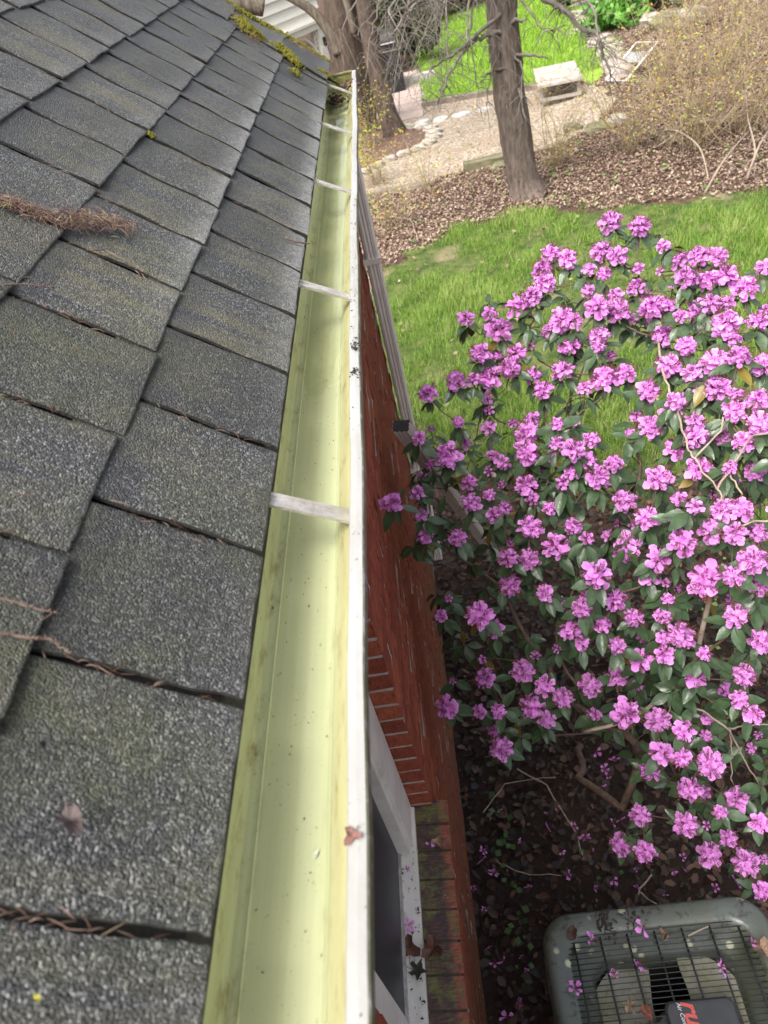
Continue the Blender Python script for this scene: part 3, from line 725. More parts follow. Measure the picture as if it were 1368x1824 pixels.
# bits on the window sill
sillz = WIN_Z0+.014
flecks(170, lambda: (Vector((random.uniform(-.357, -.300), random.uniform(.38, 1.03), sillz+.003)), random.choice([.002, .003, .004, .0055])), 'sill_debris', grit, kind='stuff', label='black plant scraps scattered over the white window sill', category='scraps')
flat_leaf(729, 1690, 'crumpled brown leaf on the white window sill against the screen', .026, (.15, .06, .035), 'z', sillz+.006, lobes=3, up=.018)
flat_leaf(771, 1690, 'curled rusty leaf with pale stalk on the mossy brick sill', .024, (.14, .055, .03), 'z', WIN_Z0+.012, lobes=3, up=.022)
flat_leaf(743, 1728, 'dark green ivy leaf on the white window sill', .019, (.045, .045, .025), 'z', sillz+.006, lobes=5, up=.01, name='ivy_leaf')
flat_leaf(780, 1499, 'small tan leaf beside a blossom on the far end of the brick sill', .014, (.34, .2, .12), 'z', WIN_Z0+.008, lobes=3, up=.012)

# ------------------------------------------------------------------ blossoms, leaves and the rhododendron
def mk_petal():
    k = NT('lilac_petal'); a = k.attr('tint')
    c = k.ramp(a, [(0., (.66, .11, .45)), (.30, (.83, .25, .76)), (.7, (.89, .35, .85)), (1., (.92, .53, .92))])
    rv = k.n('ShaderNodeMapRange'); rv.inputs[3].default_value = .82; rv.inputs[4].default_value = 1.12; k.l(k.rnd(), rv.inputs[0])
    hv = k.n('ShaderNodeHueSaturation'); k.l(c, hv.inputs['Color']); k.l(rv.outputs[0], hv.inputs['Value']); c = hv.outputs[0]
    k.set(c, .55, 0, .2)
    tr = k.n('ShaderNodeBsdfTranslucent'); k.l(c, tr.inputs[0]); mx = k.n('ShaderNodeMixShader'); mx.inputs[0].default_value = .38
    k.l(k.b.outputs[0], mx.inputs[1]); k.l(tr.outputs[0], mx.inputs[2]); k.l(mx.outputs[0], k.out.inputs[0]); return k.m
MAT['petal'] = mk_petal()
MAT['stamen'] = simple('brown_stamen', (.20, .06, .04), (.08, .03, .02), 50, .7)
def floret(m, st, base, d, size, r, opx=1.0, skip=0):
    """one five-lobed ruffled flower opening along d"""
    d = d.normalized(); u = d.orthogonal().normalized(); v2 = d.cross(u); a0 = r.uniform(0, 6.28)
    for k_ in range(5-skip):
        a = a0+k_*2*math.pi/5+r.uniform(-.12, .12); op = r.uniform(.85, 1.25)*opx; L = size*r.uniform(.85, 1.12)
        rows = [(.0, .05, .0), (.30, .13, .25), (.62, .235, .6), (.88, .305, .85), (1.05, .18, 1.)]
        vv, tt = [], []
        for ri, (t, wd, tn) in enumerate(rows):
            out = L*(t**1.25)*op; up = L*(.62*t-.38*t*t*op)
            for ci, q in enumerate((-1, -.4, .35, 1)):
                aa = a+q*wd*1.28; ruff = L*.17*r.uniform(-1, 1) if ri >= 2 else 0
                rr = out*(1-.10*abs(q))+ (L*.06*r.uniform(-1, 1) if ri == 4 else 0)
                p = base+(u*math.cos(aa)+v2*math.sin(aa))*(rr+L*.03)+d*(up+ruff)
                vv.append(p); tt.append(min(1, max(0, tn*.9+r.uniform(-.12, .12)-(.0 if abs(q) > .5 else .1))))
        ff = []
        for i in range(4):
            for j in range(3): b = i*4+j; ff.append((b, b+1, b+5, b+4))
        m.add(vv, ff, tt)
    for k_ in range(7):
        a = r.uniform(0, 6.28); e = base+d*size*r.uniform(.85, 1.3)+(u*math.cos(a)+v2*math.sin(a))*size*r.uniform(.12, .42)
        st.tube([base+d*size*.1, e], [.022*size, .018*size], 3, cap=False)
        st.tube([e, e+d*size*.06], [.055*size, .04*size], 4)
def two_mat_mesh(name, a, ma, b, mb_):
    me = bpy.data.meshes.new(name); off = len(a.v); me.from_pydata(a.v+b.v, [], a.f+[tuple(i+off for i in f) for f in b.f])
    at = me.attributes.new('tint', 'FLOAT', 'POINT'); at.data.foreach_set('value', np.array(a.a+[0.]*len(b.v), np.float32))
    me.materials.append(ma); me.materials.append(mb_); mi = np.zeros(len(a.f)+len(b.f), np.int32); mi[len(a.f):] = 1
    me.polygons.foreach_set('material_index', mi); me.polygons.foreach_set('use_smooth', np.ones(len(mi), bool)); me.update(); return me
def truss_mesh(seed, nf):
    r = random.Random(seed); m, st = MB(), MB()
    for i in range(nf):
        if nf <= 1: d = Vector((0, 0, 1))
        else:
            ph = i*2.39996+r.uniform(-.3, .3); zz = 1-(i+.35)/nf*1.02
            if nf <= 4: zz = r.uniform(.05, .6)
            s = math.sqrt(max(0, 1-zz*zz)); d = Vector((s*math.cos(ph), s*math.sin(ph), zz+.12))
        floret(m, st, d.normalized()*r.uniform(.18, .3), d+Vector((r.gauss(0, .16), r.gauss(0, .16), r.gauss(0, .16))), r.uniform(.58, .80), r)
    for k_ in range(6):
        d = Vector((r.gauss(0, .5), r.gauss(0, .5), r.uniform(-.2, .6))).normalized(); st.tube([Vector((0, 0, 0)), d*.18, d*.30], [.05, .045, .01], 4)
    return two_mat_mesh('flower_cluster', m, MAT['petal'], st, MAT['stamen'])
TR_BIG = [truss_mesh(200+i, 10+i % 4) for i in range(8)]
TR_MED = [truss_mesh(230+i, 6+i % 3) for i in range(6)]
TR_SM = [truss_mesh(260+i, 3+i % 2) for i in range(5)]
def fallen_mesh(seed):
    r = random.Random(seed); m, st = MB(), MB(); floret(m, st, Vector((0, 0, .1)), Vector((r.gauss(0, .3), r.gauss(0, .3), 1)), 1.0, r, r.choice((.35, .55, .8, 1.0)), r.choice((0, 0, 1, 2))); return two_mat_mesh('fallen_blossom', m, MAT['petal'], st, MAT['stamen'])
FLOR = [fallen_mesh(300+i) for i in range(12)]
def mk_leaf(name, top, under, rough=.28):
    k = NT(name); rn = k.rnd(); v_ = k.noise(55, 3, .5)
    c = k.mix(k.ramp(v_, [(.35, 0.), (.7, 1.)]), top, tuple(x*.62 for x in top))
    tn = k.attr('tint')
    c = k.mix(k.ramp(tn, [(.86, 0.), (.93, 1.)]), c, (.16, .125, .022))
    c = k.mix(k.geo.outputs['Backfacing'], c, under)
    k.set(c, k.ramp(k.noise(120, 3), [(.4, rough), (.65, rough+.2)]), 0, .5)
    h = k.ramp(k.voro(170, out='Distance'), [(.0, 1.), (.28, 0.)]); k.bump(k.math('ADD', h, k.noise(60, 3)), .35, .002); return k.m
MAT['leaf'] = mk_leaf('glossy_rhododendron_leaf', (.055, .098, .042), (.14, .13, .055))
def leaf_shape(seed, tint):
    r = random.Random(seed); m = MB(); rows = 7; fold = r.uniform(.25, .6); curl = r.uniform(-.15, .45); twist = r.uniform(-.35, .35)
    for i in range(rows):
        t = i/(rows-1); wd = .235*math.sin(math.pi*min(1, t*.97+.015)**.82)+.006; xx = t-.0
        dz = -curl*t*t*.5
        for q in (-1, -.5, 0, .5, 1):
            yq = q*wd; z = dz+fold*abs(q)*wd*.5+twist*q*wd*t+.02*math.sin(t*11+seed)*abs(q)
            m.v.append((xx, yq, z)); m.a.append(tint)
    for i in range(rows-1):
        for j in range(4): b = i*5+j; m.f.append((b, b+5, b+6, b+1))
    o = len(m.v); m.tube([(-.16, 0, -.01), (-.05, 0, 0), (.02, 0, 0)], [.014, .012, .010], 4, cap=False, a=tint)
    return m
LEAFS = [leaf_shape(i, random.Random(i).random()*.84) for i in range(12)]+[leaf_shape(50+i, .97) for i in range(1)]
LEAFM = [l.mesh('leaf', MAT['leaf'], smooth=True, attr='tint') for l in LEAFS]

TRUSS = """827,564,16 886,582,24 871,556,14 923,541,24 945,523,20 966,473,20 968,499,20 980,447,18 1010,457,18 1002,565,22 978,586,14 920,626,18 855,626,18 881,631,14 868,668,22 906,652,20 844,673,14 811,673,18 761,697,18 947,666,17 965,692,18 1000,657,20 1013,605,20 948,613,10 865,707,12
1087,389,20 1140,399,20 1183,434,15 1072,443,18 1100,451,18 1136,477,12 1176,480,10 1212,459,16 1246,451,20 1280,453,18 1292,484,22 1263,493,20 1225,489,20 1199,506,8 1330,507,22 1361,473,14 1133,507,17 1076,484,16 1050,476,14 1047,515,14 1063,541,22 1100,549,22 1096,524,16 1128,566,12 1161,541,24 1150,523,16 1187,539,17 1183,593,20 1155,576,12 1245,549,22 1268,536,20 1295,536,16 1214,559,14 1296,570,26 1310,600,14 1224,613,18 1018,565,22 1016,610,18 1068,594,18 1042,602,12 1066,615,14 1087,632,12 1112,661,18 1074,670,24 1042,689,16 1192,647,22 1232,660,18 1278,639,24 1316,630,20 1282,686,26 1313,699,16 1155,693,19 1205,710,18 1361,644,20 1350,705,22 1350,568,18 1363,549,14 1012,657,10 1245,689,12
794,807,24 747,778,14 767,763,10 814,749,14 869,728,11 870,759,15 828,786,13 765,825,12 748,846,11 740,875,15 694,892,18 748,915,15 756,952,17 786,954,12 815,954,17 835,857,17 839,891,18 894,823,15 878,809,12 870,836,11 870,880,14 898,902,15 878,916,17 936,770,21 947,744,16 939,804,22 915,752,12 992,754,14 994,788,16 1015,794,14 980,812,12 934,862,20 947,886,14 930,842,10 965,841,10 978,904,16 945,936,21 989,970,25 905,991,19 942,994,19 910,965,9 907,1041,22 970,1054,17 799,1062,9 994,1073,14 1005,857,16 892,862,9 1018,936,16
1021,749,12 1024,796,20 1054,780,17 1092,824,17 1066,844,23 1050,817,15 1019,838,16 1158,757,20 1124,770,13 1136,738,13 1197,730,22 1205,795,20 1237,773,22 1240,749,18 1261,767,18 1290,775,18 1313,728,22 1329,783,20 1358,749,22 1247,833,22 1172,850,22 1300,854,20 1303,830,16 1345,836,18 1338,866,12 1209,886,16 1240,902,16 1208,920,16 1113,891,24 1153,919,22 1132,934,12 1271,880,10 1287,904,22 1321,902,22 1268,941,23 1308,949,21 1218,962,25 1116,975,25 1047,957,14 1024,936,16 1063,1020,27 1176,994,22 1155,1020,21 1258,1033,30 1305,1025,20 1345,994,26 1358,1038,22 1095,1067,22 1047,1062,15 1189,1036,10 1205,1049,10 1190,1067,14 1082,952,12 1350,946,18 1100,930,8 1303,1067,12
784,1096,13 852,1093,25 878,1119,18 861,1205,19 931,1192,22 954,1165,11 794,1262,21 852,1268,14 885,1268,17 946,1260,24 970,1222,19 974,1281,17 1003,1242,19 892,1332,21 876,1303,13 805,1211,7 856,1176,9 1014,1121,19 1036,1145,15 992,1154,9 1036,1084,18 988,1078,12 1010,1078,10 1052,1222,20 1054,1273,10 797,1064,9
1129,1099,18 1071,1110,17 1100,1147,18 1184,1094,18 1216,1128,24 1182,1136,15 1146,1134,12 1142,1176,22 1182,1165,18 1255,1163,15 1311,1092,21 1358,1139,22 1241,1202,20 1099,1207,22 1134,1219,12 1329,1202,21 1200,1217,8 1293,1228,13 1318,1244,17 1342,1270,18 1118,1270,25 1174,1281,21 1218,1302,20 1258,1310,13 1060,1272,12 1179,1341,22 1213,1352,18 1158,1373,19 1266,1363,24 1261,1281,13 1340,1334,12 1353,1310,9
1232,1410,22 1257,1413,13 1311,1424,20 1140,1455,19 1224,1471,22 1282,1447,16 1105,1505,19 1147,1521,20 1266,1521,21 1329,1537,23 1300,1495,17 1355,1466,18 1262,1468,10 1361,1590,17 1363,1531,10
1395,560,20 1400,640,22 1410,720,20 1400,800,22 1395,900,22 1410,1000,24 1400,1100,20 1405,1200,20 1400,1320,20 1410,1430,20 1440,620,20 1450,760,20 1450,920,20 1450,1080,20 1450,1250,20"""
TRUSS = [tuple(float(c) for c in t.split(',')) for t in TRUSS.split()]
DC = np.array([(1085,390,2.6),(980,450,2.62),(1330,500,2.2),(1270,690,1.86),(1100,550,2.25),(900,600,2.5),(761,697,2.42),(694,892,2.16),(790,810,2.25),(1060,840,2.0),(1250,950,1.8),(1350,1000,1.76),(1063,1020,1.95),(850,1090,2.2),(790,1262,2.33),(950,1260,2.25),(1118,1270,2.1),(1340,1200,1.95),(1230,1410,2.2),(1105,1505,2.42),(1330,1540,2.42),(1430,760,1.75),(1440,1300,2.0)])
def bdepth(px, py):
    w_ = 1/(((DC[:, 0]-px)**2+(DC[:, 1]-py)**2)+60**2)**1.5; return float((w_*DC[:, 2]).sum()/w_.sum())
BASE = Vector((.36, 1.86, 0)); BC = Vector((.48, 1.75, .95))
rhodo = thing('rhododendron', BASE, 'large rhododendron bush covered in lilac purple blossoms beside the brick wall', 'shrub')
tips = []; leaf_list = []; nfl = 0
def frame(d, spin):
    z = d.normalized(); x = z.orthogonal().normalized(); x = Matrix.Rotation(spin, 3, z) @ x; y = z.cross(x); return Matrix((x, y, z)).transposed()
def add_leaves(p, d, n, L0, droop=.5):
    z = d.normalized(); a0 = random.uniform(0, 6.28); f = frame(z, 0)
    for i in range(n):
        a = a0+i*2.39996+random.uniform(-.3, .3); rad_ = f @ Vector((math.cos(a), math.sin(a), 0))
        ld = (rad_*random.uniform(.75, 1.)+z*random.uniform(-.35, .25)+Vector((0, 0, -1))*random.uniform(.05, droop*1.7)).normalized()
        nrm = (z*1.0+rad_*random.uniform(-.2, .5)+Vector((0, 0, .35))+Vector((random.gauss(0, .25), random.gauss(0, .25), 0)))
        nrm = (nrm-ld*nrm.dot(ld)).normalized(); yv = nrm.cross(ld)
        L = L0*random.uniform(.72, 1.25)
        mt = Matrix((ld, yv, nrm)).transposed().to_4x4() @ Matrix.Diagonal((L, L, L, 1)); mt.translation = p-z*random.uniform(.0, .018)+ld*L*.14
        q = mt.translation+ld*L*.5
        if q.x < -.225: continue
        leaf_list.append((mt, random.randrange(len(LEAFS)) if random.random() < .22 else random.randrange(len(LEAFS)-1)))
for px, py, r in TRUSS:
    d0 = bdepth(px, py)+random.uniform(-.07, .07)+(.14 if r < 14 else 0)
    p = V(at_d(px, py, d0))
    if p.x < -.195: p = V(at_x(px, py, -.195))
    R_ = min(.060, max(.016, r*d0/FPX*(1.16 if r >= 18 else 1.08)))
    toc = (Vector(CAM)-p).normalized()
    d = ((p-BC).normalized()*.55+Vector((0, 0, .55))+toc*.35+Vector((random.gauss(0, .22), random.gauss(0, .22), random.gauss(0, .18)))).normalized()
    me = random.choice(TR_BIG if r >= 17 else TR_MED if r >= 12 else TR_SM)
    if r >= 17 and random.random() < .22: me = random.choice(TR_MED)
    mt = frame(d, random.uniform(0, 6.28)).to_4x4() @ Matrix.Diagonal((R_, R_, R_*.92, 1)); mt.translation = p-d*R_*.35-BASE
    obj('flower_cluster', me, rhodo, mtx=mt); nfl += 1
    b = p-d*R_*.5; tips.append((b, d)); add_leaves(b-d*.012, d, random.choice((5, 6, 7, 8)) if r >= 12 else 4, .058)
# leafy shoots without blossoms fill the inside of the bush
hull = [(820, 560), (980, 440), (1090, 385), (1290, 450), (1460, 480), (1480, 1500), (1330, 1560), (1110, 1500), (1050, 1330), (880, 1320), (790, 1260), (770, 1060), (690, 900), (760, 700)]
hp = np.array(hull, float); cnt = 0
while cnt < 175:
    px, py = random.uniform(690, 1480), random.uniform(390, 1560)
    if not inside(hp, np.array([px]), np.array([py]))[0]: continue
    if py < 800 and random.random() < .68: continue
    if py > 1330 and random.random() < .5: continue
    if py > 1050 and random.random() < .3: continue
    back = random.uniform(.03, .55); p = V(at_d(px, py, bdepth(px, py)+back))
    if p.x < -.19 or p.z < .12: continue
    if p.y < .93 and p.z < .80: continue
    d = ((p-BC).normalized()*.6+Vector((0, 0, .5))+Vector((random.gauss(0, .35), random.gauss(0, .35), random.gauss(0, .25)))).normalized()
    tips.append((p, d)); add_leaves(p, d, random.choice((5, 6, 7, 8)), .062); cnt += 1
# branch skeleton: every tip joins the nearest wood that lies nearer the root
nodes = [BASE.copy()]; par = [-1]; plen = [0.]
def add_node(p, pa): nodes.append(p); par.append(pa); plen.append(plen[pa]+(p-nodes[pa]).length); return len(nodes)-1
mains = [((1010, 1290), 2.62), ((930, 1230), 2.6), ((1180, 1230), 2.5), ((1000, 1130), 2.75)]
for tgt in (Vector((.15, 1.75, .55)), Vector((.62, 1.65, .5)), Vector((.42, 2.1, .7)), Vector((.30, 1.45, .45)), Vector((.75, 1.95, .75))):
    pr = 0
    for t in np.linspace(.2, 1, 6):
        q = BASE.lerp(tgt, t)+Vector((random.gauss(0, .012), random.gauss(0, .012), .05*math.sin(t*3.1))); pr = add_node(q, pr)
order = sorted(range(len(tips)), key=lambda i: (tips[i][0]-BASE).length)
for i in order:
    p, d = tips[i]; dr = (p-BASE).length
    N = np.array([tuple(q) for q in nodes]); dist = np.linalg.norm(N-np.array(tuple(p)), axis=1)
    cost = dist+.30*np.array(plen); nd = np.linalg.norm(N-np.array(tuple(BASE)), axis=1); cost[nd > dr-.02] += 5
    j = int(cost.argmin()); a = nodes[j]; c1 = p-d*min(.10, dist[j]*.4)
    K = max(2, int(dist[j]/.05)); pr = j
    a2 = a.lerp(c1, .5)+Vector((random.gauss(0, .015), random.gauss(0, .015), -.01))
    for t in np.linspace(0, 1, K+1)[1:]:
        q = a*(1-t)**3+a2*3*t*(1-t)**2+c1*3*t*t*(1-t)+p*t**3; pr = add_node(q, pr)
cntd = [0]*len(nodes)
hasch = [False]*len(nodes)
for i in range(1, len(nodes)): hasch[par[i]] = True
for i in range(len(nodes)-1, 0, -1):
    if not hasch[i]: cntd[i] = 1
    cntd[par[i]] += cntd[i]
rr = [.0016*(max(1, c)**.42)+.0003 for c in cntd]
bm_ = MB()
ch = {}
for i in range(1, len(nodes)): ch.setdefault(par[i], []).append(i)
stack = [(0, c) for c in ch.get(0, [])]
while stack:
    a, b = stack.pop(); chain = [a, b]
    while ch.get(b):
        nx_ = max(ch[b], key=lambda q: cntd[q]); stack += [(b, q) for q in ch[b] if q != nx_]; b = nx_; chain.append(b)
    bm_.tube([nodes[q]-BASE for q in chain], [min(rr[q], rr[chain[1]]) for q in chain], 6, jit=.06)
bm_.build('branches', MAT['rhodo_stem'], rhodo, smooth=True)
# bare pale dead stems showing among the blossoms
for dd_, r0, poly in [(-.05, .0036, [(1172, 610), (1181, 665), (1203, 720), (1226, 799), (1237, 817), (1276, 870), (1292, 900)]), (-.03, .003, [(1237, 817), (1284, 767), (1289, 736)]),
                   (-.04, .0034, [(1276, 870), (1300, 838), (1337, 778), (1380, 768)]), (-.03, .0026, [(1300, 846), (1320, 880), (1312, 918)]), (-.02, .003, [(1318, 936), (1350, 928), (1390, 925)]),
                   (.12, .0085, [(1292, 1004), (1268, 1055), (1240, 1170), (1195, 1235), (1120, 1285), (1020, 1310)]), (.10, .0035, [(1205, 1245), (1250, 1265), (1300, 1300), (1335, 1370), (1375, 1430)]),
                   (.10, .0028, [(1298, 1298), (1340, 1292), (1385, 1290)]), (.08, .0025, [(1197, 1250), (1186, 1285), (1162, 1325)]), (.1, .0028, [(1303, 1300), (1302, 1350), (1305, 1410)])]:
    P = []
    for i in range(len(poly)-1):
        for t in np.linspace(0, 1, 6)[:-1]:
            x_ = poly[i][0]*(1-t)+poly[i+1][0]*t; y_ = poly[i][1]*(1-t)+poly[i+1][1]*t; P.append(V(at_d(x_, y_, bdepth(x_, y_)+dd_))-BASE+Vector((random.gauss(0, .002), random.gauss(0, .002), random.gauss(0, .002))))
    m = MB(); m.tube(P, [r0*(1-.35*i/len(P)) for i in range(len(P))], 7, jit=.06); m.build('dead_stem', MAT['bare_stem'], rhodo, smooth=True)
leaf_list.sort(key=lambda t: (t[0].translation-Vector(CAM)).length)
lr = MB()
for i, (mt, k_) in enumerate(leaf_list):
    if i < 300:
        m2 = mt.copy(); m2.translation = mt.translation-BASE; obj('leaf', LEAFM[k_], rhodo, mtx=m2)
    else:
        s = LEAFS[k_]; tn = random.random()*.88 if k_ < 12 else .97
        lr.add([mt @ Vector(v_)-BASE for v_ in s.v], s.f, tn)
lr.build('foliage', MAT['leaf'], rhodo, smooth=True, attr='tint', kind='stuff')

# fallen blossoms
def blossom(p, label, group=None, s=.024, tilt=.5, name='fallen_blossom'):
    mt = Matrix.Translation(V(p)+Vector((0, 0, .004))) @ Euler((random.gauss(0, tilt), random.gauss(0, tilt), random.uniform(0, 6.28))).to_matrix().to_4x4() @ Matrix.Diagonal((s, s, s*random.uniform(.6, 1.1), 1))
    o = obj(name, random.choice(FLOR), mtx=mt, label=label, category='blossom')
    if group: o['group'] = group
for q in [(974,1448),(919,1463),(889,1446),(982,1478),(1051,1438),(1024,1472),(1041,1490),(994,1448),(1069,1400),(1086,1390),(1089,1468),(1103,1458),(943,1582),(860,1518),(879,1558),(860,1535),(844,1578),(860,1622),(902,1628),(870,1684),(881,1717),(927,1702),(941,1730),(899,1713),(919,1785),(904,1810),(1091,1568),(1058,1582),(1134,1585),(1184,1593),(1204,1560),(1221,1555),(1214,1528),(1274,1583),(1309,1573),(1136,1548),(1075,1370),(1062,1340),(1040,1395),(1096,1350),(930,1500),(1000,1520),(1060,1510),(870,1450),(1010,1560),(960,1640)]:
    ar_ = ('blossom fallen on the dark ground close beside the brick wall', 'fallen blossoms by the wall') if q[0] < 912 else ('blossom fallen on the litter just behind the air conditioner', 'fallen blossoms behind the air conditioner') if q[1] > 1540 else ('blossom fallen on dark litter under the low front branches of the rhododendron', 'fallen blossoms under the bush')
    blossom(at_z(*q, .03), ar_[0], ar_[1], random.uniform(.02, .032), 1.0)

# ------------------------------------------------------------------ air conditioner
ACX0, ACX1, ACY0, ACY1, ACZ = .015, .715, .155, .862, .75
acc = Vector(((ACX0+ACX1)/2, (ACY0+ACY1)/2, 0))
ac = thing('air_conditioner', acc, 'weathered grey green outdoor air conditioner with a wire grille and lichen spots', 'air conditioner')
def mk_acpaint():
    k = NT('weathered_grey_green_steel')
    c = k.mix(k.ramp(k.noise(4, 5), [(.35, 0.), (.65, 1.)]), (.078, .09, .082), (.055, .060, .034))
    l1 = k.ramp(k.voro(20, out='Distance', rnd=1.0), [(.16, 1.), (.27, 0.)]); ar = k.ramp(k.noise(6.5, 3), [(.48, 0.), (.57, 1.)])
    c = k.mix(k.math('MULTIPLY', k.math('MULTIPLY', l1, ar), .9), c, k.mix(k.noise(130, 4), (.30, .33, .18), (.52, .54, .40)))
    d = k.ramp(k.noise(26, 6, .75), [(.54, 0.), (.62, 1.)]); c = k.mix(k.math('MULTIPLY', d, .85), c, (.022, .019, .015))
    k.set(c, k.ramp(k.noise(30, 3), [(.35, .28), (.7, .5)]), 0, .5); k.bump(k.noise(70, 4), .25, .004); return k.m
MAT['ac'] = mk_acpaint()
HX, HY_ = (ACX1-ACX0)/2, (ACY1-ACY0)/2
def rrect(hx, hy, r, n=8):
    out = []
    for cx_, cy_, a0 in ((hx-r, hy-r, 0), (-hx+r, hy-r, 90), (-hx+r, -hy+r, 180), (hx-r, -hy+r, 270)):
        for i in range(n+1): a = rad(a0+90*i/n); out.append((cx_+r*math.cos(a), cy_+r*math.sin(a)))
    return out
def loft(mb, rings):
    n = len(rings[0]); o = len(mb.v)
    for r in rings: mb.v += [tuple(map(float, p)) for p in r]; mb.a += [0]*n
    for j in range(len(rings)-1):
        for i in range(n): mb.f.append((o+j*n+i, o+j*n+(i+1) % n, o+(j+1)*n+(i+1) % n, o+(j+1)*n+i))
NR = 36
m = MB(); loft(m, [[(x, y, z) for x, y in rrect(HX-ins, HY_-ins, .085)] for ins, z in ((.006, .02), (.006, ACZ-.09))])
m.build('casing', MAT['ac'], ac)
# louvre slots on the sides
m = MB()
for i in range(18):
    z = .08+i*.031
    for sx in (-1, 1): m.box((sx*(HX-.004), 0, z), (.012, HY_*1.5, .008))
    for sy in (-1, 1): m.box((0, sy*(HY_-.004), z), (HX*1.5, .012, .008))
m.build('louvre', MAT['ac'], ac, kind='stuff')
m = MB()
prf = [(.000, ACZ-.095), (.000, ACZ-.028), (.004, ACZ-.012), (.014, ACZ-.002), (.024, ACZ), (.062, ACZ-.001), (.072, ACZ-.006), (.080, ACZ-.016)]
rings = [[(x, y, z) for x, y in rrect(HX-i_, HY_-i_, max(.04, .095-i_*.5))] for i_, z in prf]
n = len(rings[0]); RO = .272
ang = [math.atan2(p[1], p[0]) for p in rings[-1]]
rings.append([(RO*math.cos(a)*1.06, RO*math.sin(a)*1.06, ACZ-.050) for a in ang])
rings.append([(RO*math.cos(a), RO*math.sin(a), ACZ-.062) for a in ang])
rings.append([(RO*math.cos(a), RO*math.sin(a), ACZ-.16) for a in ang])
loft(m, rings); m.build('top_panel', MAT['ac'], ac, smooth=True)
m = MB(); loft(m, [[(RO*1.02*math.cos(a), RO*1.02*math.sin(a), z) for a in ang] for z in (ACZ-.16, .06)]); o = len(m.v); m.v.append((0, 0, .06)); m.a.append(0)
m.f += [(len(ang)+i, len(ang)+(i+1) % len(ang), o) for i in range(len(ang))]; m.build('shroud', MAT['dark_void'], ac)
wirem = simple('black_coated_wire', (.022, .024, .024), (.012, .012, .012), 40, .5)
wx = HX-.068; wy = HY_-.068
wm = MB(); wm.tube([(-wx, 0, 0), (-wx*.5, 0, .004), (0, 0, .006), (wx*.5, 0, .004), (wx, 0, 0)], .0016, 6); wme = wm.mesh('grille_wire', wirem, True)
ncw = 38
for i in range(ncw): obj('grille_wire', wme, ac, (0, -wy+2*wy*(i+.5)/ncw, ACZ-.009))
cm = MB(); cm.tube([(0, -wy, -.001), (0, -wy*.5, .004), (0, 0, .006), (0, wy*.5, .004), (0, wy, -.001)], .0034, 6); cme = cm.mesh('cross_wire', wirem, True)
for i in range(7): obj('cross_wire', cme, ac, (-wx+.03+(2*wx-.06)*i/6, 0, ACZ-.0145))
def mk_blade():
    k = NT('algae_stained_aluminium'); c = k.mix(k.ramp(k.noise(11, 6, .7), [(.35, 0.), (.68, 1.)]), (.28, .275, .235), (.15, .145, .065))
    c = k.mix(k.math('MULTIPLY', k.ramp(k.noise(90, 4, .7), [(.56, 0.), (.66, 1.)]), .7), c, (.07, .065, .05)); k.set(c, .6, .15, .4); k.bump(k.noise(80, 4), .3, .004); return k.m
bl = MB(); NA, NRR = 12, 7
for s_ in range(2):
    for j in range(NRR):
        r = .075+(.264-.075)*j/(NRR-1); half = rad(22+27*math.sin(min(1, j/(NRR-1)*.9)*math.pi*.62))
        for i in range(NA):
            t = -1+2*i/(NA-1); rcut = r*(1-.09*(abs(t)**3)*(j/(NRR-1))); a = t*half
            bl.v.append((rcut*math.cos(a), rcut*math.sin(a), .038*t+(-.003 if s_ else 0))); bl.a.append(0)
for s_ in range(2):
    for j in range(NRR-1):
        for i in range(NA-1):
            b = s_*NA*NRR+j*NA+i; f = (b, b+1, b+NA+1, b+NA); bl.f.append(f if s_ == 0 else tuple(reversed(f)))
blm = bl.mesh('fan_blade', mk_blade(), True)
for a in (27, 147, 267): obj('fan_blade', blm, ac, mtx=Matrix.Translation((0, 0, ACZ-.115)) @ Matrix.Rotation(rad(a), 4, 'Z'))
m = MB(); m.tube([(0, 0, ACZ-.30), (0, 0, ACZ-.06), (0, 0, ACZ-.035)], [.082, .082, .07], 24); m.build('motor', simple('motor_steel', (.06, .06, .06), None, 10, .6), ac, smooth=False)
plate_m = simple('charcoal_plastic', (.036, .038, .042), (.026, .027, .03), 30, .38)
PXY = V(at_z(1266, 1858, ACZ+.004))-acc
m = MB(); lo = [[(x+PXY.x, y+PXY.y, z) for x, y in rrect(.098-i_, .105-i_, .022)] for i_, z in ((.0, ACZ-.004), (.0, ACZ+.006), (.006, ACZ+.012), (.012, ACZ+.0125))]
loft(m, lo); m.f.append(tuple(range(3*NR, 4*NR))); m.build('motor_cover', plate_m, ac)
def text_mesh(name, body, size, mat, shear=0., bold=0.0):
    cu = bpy.data.curves.new(name, 'FONT'); cu.body = body; cu.size = size; cu.shear = shear; cu.offset = bold; cu.extrude = .0003
    cu.align_x = 'LEFT'; cu.resolution_u = 3
    to = bpy.data.objects.new(name+'_tmp', cu); COL.objects.link(to)
    me = bpy.data.meshes.new_from_object(to.evaluated_get(bpy.context.evaluated_depsgraph_get())); bpy.data.objects.remove(to); bpy.data.curves.remove(cu)
    me.name = name; me.materials.clear(); me.materials.append(mat); return me
redm = simple('red_print', (.55, .085, .075), (.48, .07, .06), 30, .5); whm = simple('white_print', (.7, .7, .7), (.6, .6, .6), 30, .5)
tp = V(at_z(1211, 1783, ACZ+.0128))-acc
rotz = Matrix.Rotation(rad(-86), 4, 'Z')
obj('lettering', text_mesh('lettering', 'RUUD'.lower(), .066, redm, .35, .0016), ac, mtx=Matrix.Translation((tp.x, tp.y, ACZ+.0128)) @ rotz)
tp = V(at_z(1204, 1786, ACZ+.0128))-acc
